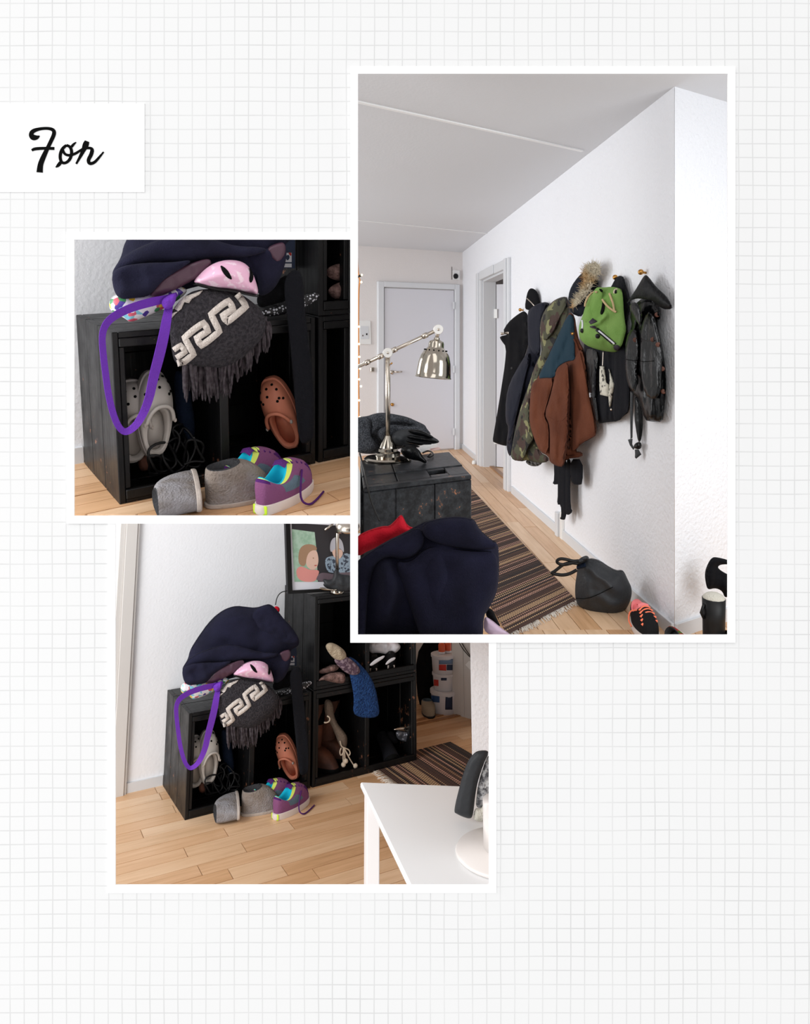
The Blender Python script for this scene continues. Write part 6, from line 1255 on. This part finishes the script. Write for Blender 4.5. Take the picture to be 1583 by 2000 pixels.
pcs.append(layer('i', [(330, 492), (365, 462), (440, 470), (436, 560), (420, 700), (395, 850), (330, 960), (235, 1000), (160, 965), (155, 880), (190, 745), (250, 605)], pl9, .07, .02, green_c, 'gathered_side', gbk, seed=5, step=.009, R=.025))
pcs.append(layer('i', [(475, 720), (545, 570), (640, 500), (722, 515), (740, 650), (746, 800), (763, 960), (784, 1080), (755, 1200), (714, 1335), (640, 1392), (500, 1210), (345, 1015), (400, 945), (445, 870)], pl9, .075, .02, green_c, 'front_flap', gbk, seed=7, step=.009, R=.02))
bv = bvh_of(*pcs)
Z = lambda pts: zz('i', pts)
mesh('bag_opening', *decal(bv, Z([(440, 640), (470, 720), (465, 800), (430, 870), (395, 850), (420, 760)]), .002), hole_m, gbk); mesh('bag_opening', *decal(bv, Z([(380, 480), (430, 490), (440, 545), (400, 520)]), .002), hole_m, gbk); mesh('eyelet', *decal(bv, Z([(610, 505), (640, 495), (648, 545), (620, 560)]), .003), hole_m, gbk); mesh('eyelet_patch', *decal(bv, Z([(590, 545), (600, 495), (650, 480), (655, 497), (615, 510), (612, 560)]), .003), cream_cord, gbk)
mesh('leather_patch', *decal(bv, Z([(235, 970), (290, 915), (355, 965), (320, 985), (265, 1008)]), .004, 0), patch_m, gbk)
zp = mesh('zip', *stroke(bv, Z([(345, 1075), (480, 1190), (620, 1310)]), 7.5, .004), rubber, gbk); mesh('zip_teeth', *stroke(bv, Z([(375, 1098), (480, 1185), (610, 1295)]), 3.2, .0065), bucket_m, zp)
mesh('zip_end', *decal(bv, Z([(600, 1330), (640, 1300), (690, 1330), (690, 1370), (640, 1390), (605, 1365)]), .006), patch_m, gbk); mesh('zip_end', *decal(bv, Z([(240, 1040), (300, 1020), (345, 1045), (350, 1080), (300, 1065)]), .006), patch_m, gbk)
for p in ((355, 1180), (130, 1100)): mesh('pull_bead', *ball(hit(bv, *Z([p])[0], 4.0)[0] + Vector((0, -.008, 0)), .013, 8), rubber, gbk)
mesh('pull_tab', *stroke(bv, Z([(130, 940), (140, 1000), (130, 1090)]), 3.5, .005), trim_m, gbk)
def rope(pth, m_=rope_m, r=.0055, lift=.012):
    pts = []
    for x, y in Z(pth): p, nn = hit(bv, x, y, 4.0); pts.append(p + (CAM - p).normalized() * lift)
    return tube(smooth_line(pts, 2), r, 7)
mesh('drawstring', *rope([(345, 530), (300, 530), (230, 580), (180, 680), (175, 745)]), rope_m, gbk); mesh('drawstring', *rope([(535, 555), (560, 620), (590, 700), (605, 800), (625, 830)]), rope_m, gbk); mesh('drawstring', *rope([(430, 640), (470, 700), (530, 760), (600, 810), (635, 825)]), rope_m, gbk)
# long black leather jacket
pl10 = slant(1314, 1221, 3.72); ll = thing('long_leather_jacket', 'long shiny black leather jacket with brown buttons nearest the corner', 'jacket', wp(1270, .75, .1))
c = coat(5, [(1170, 470), (1200, 400), (1270, 340), (1340, 350), (1400, 420), (1405, 490), (1375, 520), (1395, 620), (1420, 750), (1440, 900), (1442, 1050), (1425, 1180), (1415, 1262), (1330, 1258), (1280, 1245), (1240, 1100), (1205, 1060), (1150, 980), (1130, 820), (1140, 640), (1190, 560)], pl10, .07, .02, step=.012, R=.05, nz=(14, 4, .03), seed=8, folds=[([(1210, 520), (1180, 700), (1170, 900)], .03, .018), ([(1260, 450), (1240, 700), (1240, 900)], .035, .016), ([(1225, 560), (1215, 760)], -.03, .01), ([(1330, 450), (1370, 650), (1400, 900)], -.03, .014), ([(1200, 860), (1230, 960), (1210, 1060)], -.04, .02), ([(1340, 900), (1320, 1100), (1330, 1240)], .02, .03)]); mesh('jacket_body', *c, leather, ll); pcs = [c]
pcs.append(layer(5, [(1142, 640), (1190, 562), (1232, 600), (1245, 760), (1218, 860), (1232, 960), (1206, 1055), (1152, 980), (1133, 820)], pl10, .05, .03, leather, 'sleeve', ll, seed=4, step=.012))
pcs.append(layer(5, [(1250, 560), (1300, 440), (1350, 470), (1372, 560), (1392, 640), (1415, 760), (1405, 900), (1400, 1050), (1350, 1100), (1280, 1060), (1248, 900), (1240, 740)], pl10, .05, .028, leather, 'front_panel', ll, seed=7, step=.012))
bv = bvh_of(*pcs)
c2 = coat(5, [(1140, 395), (1185, 330), (1230, 260), (1270, 190), (1290, 175), (1310, 190), (1370, 270), (1440, 330), (1480, 390), (1488, 430), (1410, 430), (1350, 370), (1270, 355), (1220, 350), (1180, 365)], (pl10[0] + pl10[1] * .03, pl10[1]), .05, .03, nz=(12, 12, .015), seed=2, step=.012); mesh('collar', *c2, mat('matt_black_leather', (13, 13, 15), .5, bump=(60, .3), spec=.16), ll)
c3 = coat(5, [(1160, 415), (1200, 370), (1240, 400), (1260, 480), (1250, 560), (1215, 510)], (pl10[0] + pl10[1] * .09, pl10[1]), .02, .02); mesh('lapel', *c3, leather, ll)
for p in ((1212, 655), (1342, 652), (1380, 690), (1410, 868), (1418, 1035), (1372, 470)): mesh('coat_button', *lathe_at([(.0115, -.002), (.0115, .004), (.009, .006), (.001, .004)], hit(bv, *zz(5, [p])[0], 3.7)[0], (CAM - hit(bv, *zz(5, [p])[0], 3.7)[0]), 16), button_m, ll)
mesh('pocket_flap', *stroke(bv, zz(5, [(1255, 655), (1300, 660), (1352, 662)]), 2.0, .006), rubber, ll); mesh('pocket_seam', *stroke(bv, zz(5, [(1225, 812), (1290, 815), (1345, 810)]), 1.4, .004), hole_m, ll); mesh('pocket_seam', *stroke(bv, zz(5, [(1145, 800), (1185, 806), (1225, 808)]), 1.4, .004), hole_m, ll)
pl11 = slant(1262, 1225, 3.68)
c = coat('j', [(845, 700), (905, 720), (890, 1100), (885, 1460), (850, 1480), (845, 1200)], pl11, .01, .01, sm=0); mesh('belt', *c, leather_soft, ll)
c = coat('j', [(920, 760), (1030, 900), (1060, 1180), (1045, 1380), (1020, 1520), (975, 1530), (940, 1330), (915, 1150), (925, 950)], pl11, .022, .012); mesh('belt', *c, leather, ll)
c = coat('j', [(900, 1580), (950, 1530), (1020, 1525), (1035, 1580), (1020, 1640), (960, 1650), (905, 1630)], pl11, .03, .015, nz=(60, 60, .01)); mesh('belt_knot', *c, leather, ll)
c = coat('j', [(920, 1650), (985, 1650), (1030, 1730), (945, 1800), (922, 1780), (925, 1720)], pl11, .01, .01, sm=0); mesh('belt_end', *c, leather_soft, ll); c = coat('j', [(808, 1490), (845, 1480), (885, 1470), (880, 1560), (915, 1640), (895, 1655), (840, 1580)], pl11, .01, .01, sm=0); mesh('belt_end', *c, leather_soft, ll)

# ---- bag and shoes by the wall
bp0 = FR2.onz(1178, 1203); bp0.y += .10; bp0.x = (1178 - PX) / F * bp0.y
def bagpuff(pts, tf, tb, off=0.0, **kw): return puff(zz('l', pts), Vector((bp0.x, bp0.y - off, .1)), Vector((-.25, -1, .0)).normalized(), tf, tb, **kw)
bg = thing('drawstring_bag', 'round black leather drawstring bag slumped against the wall', 'bag', Vector((bp0.x, bp0.y, .007)))
c = bagpuff([(380, 250), (400, 200), (470, 160), (500, 175), (560, 170), (640, 195), (730, 260), (820, 305), (870, 296), (905, 320), (950, 420), (985, 490), (990, 570), (960, 680), (890, 780), (800, 838), (680, 842), (560, 815), (460, 760), (390, 690), (360, 600), (362, 450), (385, 320)], .13, .09, step=.013, R=.14, nz=(9, 9, .016), seed=6, folds=[(zz('l', [(490, 240), (580, 350), (700, 420), (760, 500)]), .022, .014), (zz('l', [(430, 300), (490, 440), (520, 600)]), .015, .018), (zz('l', [(560, 340), (760, 360), (950, 460)]), -.015, .01), (zz('l', [(640, 600), (760, 690), (880, 680)]), .016, .02)]); mesh('bag_body', *c, leather_soft, bg); bv = bvh_of(c)
c2 = bagpuff([(375, 210), (420, 165), (480, 140), (510, 150), (520, 190), (470, 215), (400, 245)], .04, .03, .06, nz=(40, 40, .015)); mesh('gathered_neck', *c2, leather_soft, bg); mesh('neck_patch', *decal(bv, zz('l', [(382, 235), (475, 228), (480, 265), (385, 290)]), .004, 0), denim, bg)
for pth in ([(400, 200), (340, 205), (270, 185), (200, 175), (160, 195), (165, 225), (220, 245), (290, 235), (370, 210)], [(390, 230), (300, 220), (230, 240), (180, 280), (130, 320), (95, 335), (130, 345), (220, 360), (300, 345), (380, 300)]): mesh('drawstring', *tube(smooth_line([Vector((CAM + ray(x, y) * (bp0.y - .14))) for x, y in zz('l', pth)], 2), .008, 8), rubber, bg)
mesh('seam', *stroke(bv, zz('l', [(365, 615), (500, 620), (640, 560), (780, 490)]), 1.4, .003), hole_m, bg)
sh0, sh1 = FR2.onz(1243, 1214), FR2.onz(1300, 1296); v = sh1 - sh0; sneaker(mat_axes(sh0 + UP * .0065, v, UP), 'black sneaker with bright coral laces beside the baseboard', 'shoes by the hallway wall', CORAL, .27, .1, lr=1.9, hs=.88, lace_pts=[Vector((.14, -.03, .1)), Vector((.12, -.06, .09)), Vector((.13, -.07, .05)), Vector((.16, -.062, .03))])
fs = mat_axes(FR2.onz(1318, 1262) + UP * .06, Vector((.1, -1, -.25)), Vector((-.6, -.2, .35))); o_ = thing('floral_shoe', 'flowered shoe with pale sole leaning on the baseboard', 'shoe', fs); Gs = shoe_grid(.24, .085, .016, dict(x0=.005, x1=.14, w=.07, zh=.05, zf=.055), 7, 40); V, Fc = grid_faces(Gs, lambda j, k: True); mesh('upper', V, Fc, mat('red_floral', (150, 44, 40), .8, var=((70, 96, 40), 45, .45, .55)), o_, False); mesh('lining', *lining(Gs, .016), felt_in, o_, False); mesh('sole', *sole(Gs, .016), sn_sole, o_, False)
by = 3.12; bb0 = CAM + ray(1395, 1300) * by
bt2 = thing('rain_boot', 'tall black boot with cream fleece lining beside the corner wall', 'boot', Vector((bb0.x, by, .007)))
zt_ = 1.35 - (1168 - PY) / F * by; mesh('shaft', *[x for x in (xf(Matrix.Translation((bb0.x, by, 0)), lathe([(.042, .04), (.045, .08), (.046, zt_ * .6), (.048, zt_), (.044, zt_)], 28, None, False)))], rubber, bt2)
mesh('fleece_lining', *ball((bb0.x, by, zt_ - .004), .047, 12, (1, 1, .62)), fleece, bt2); Gs = shoe_grid(.25, .095, .02, dict(x0=.005, x1=.10, w=.088, zh=.09, zf=.1), 8, 40, 1.7, 1.2); V, Fc = grid_faces(Gs, lambda j, k: True); Mb = mat_axes((bb0.x - .0, by + .05, .006), (.3, -1, 0), (0, 0, 1)); mesh('foot', [Mb @ v for v in V], Fc, rubber, bt2); Vs, Fs = sole(Gs, .02); mesh('sole', [Mb @ v for v in Vs], Fs, rubber, bt2, auto=.6); mesh('pull_loop', *tube([Vector((bb0.x - .047, by - .01, zt_ - .02)), Vector((bb0.x - .06, by - .01, zt_ - .06)), Vector((bb0.x - .048, by - .01, zt_ - .085))], .006, 7), rubber, bt2)
c = puff(zz(7, [(1355, 860), (1380, 790), (1410, 748), (1450, 750), (1530, 770), (1540, 800), (1470, 800), (1445, 820), (1480, 850), (1540, 880), (1540, 1010), (1500, 1040), (1480, 985), (1430, 965), (1380, 980), (1365, 940)]), CAM + ray(1395, 1125) * 3.22, Vector((0, -1, 0)), .05, .04, nz=(20, 20, .02), seed=3); tag(mesh('black_scarf', *c, black_cloth), 'black cloth bunched above the fleece lined boot', 'cloth')
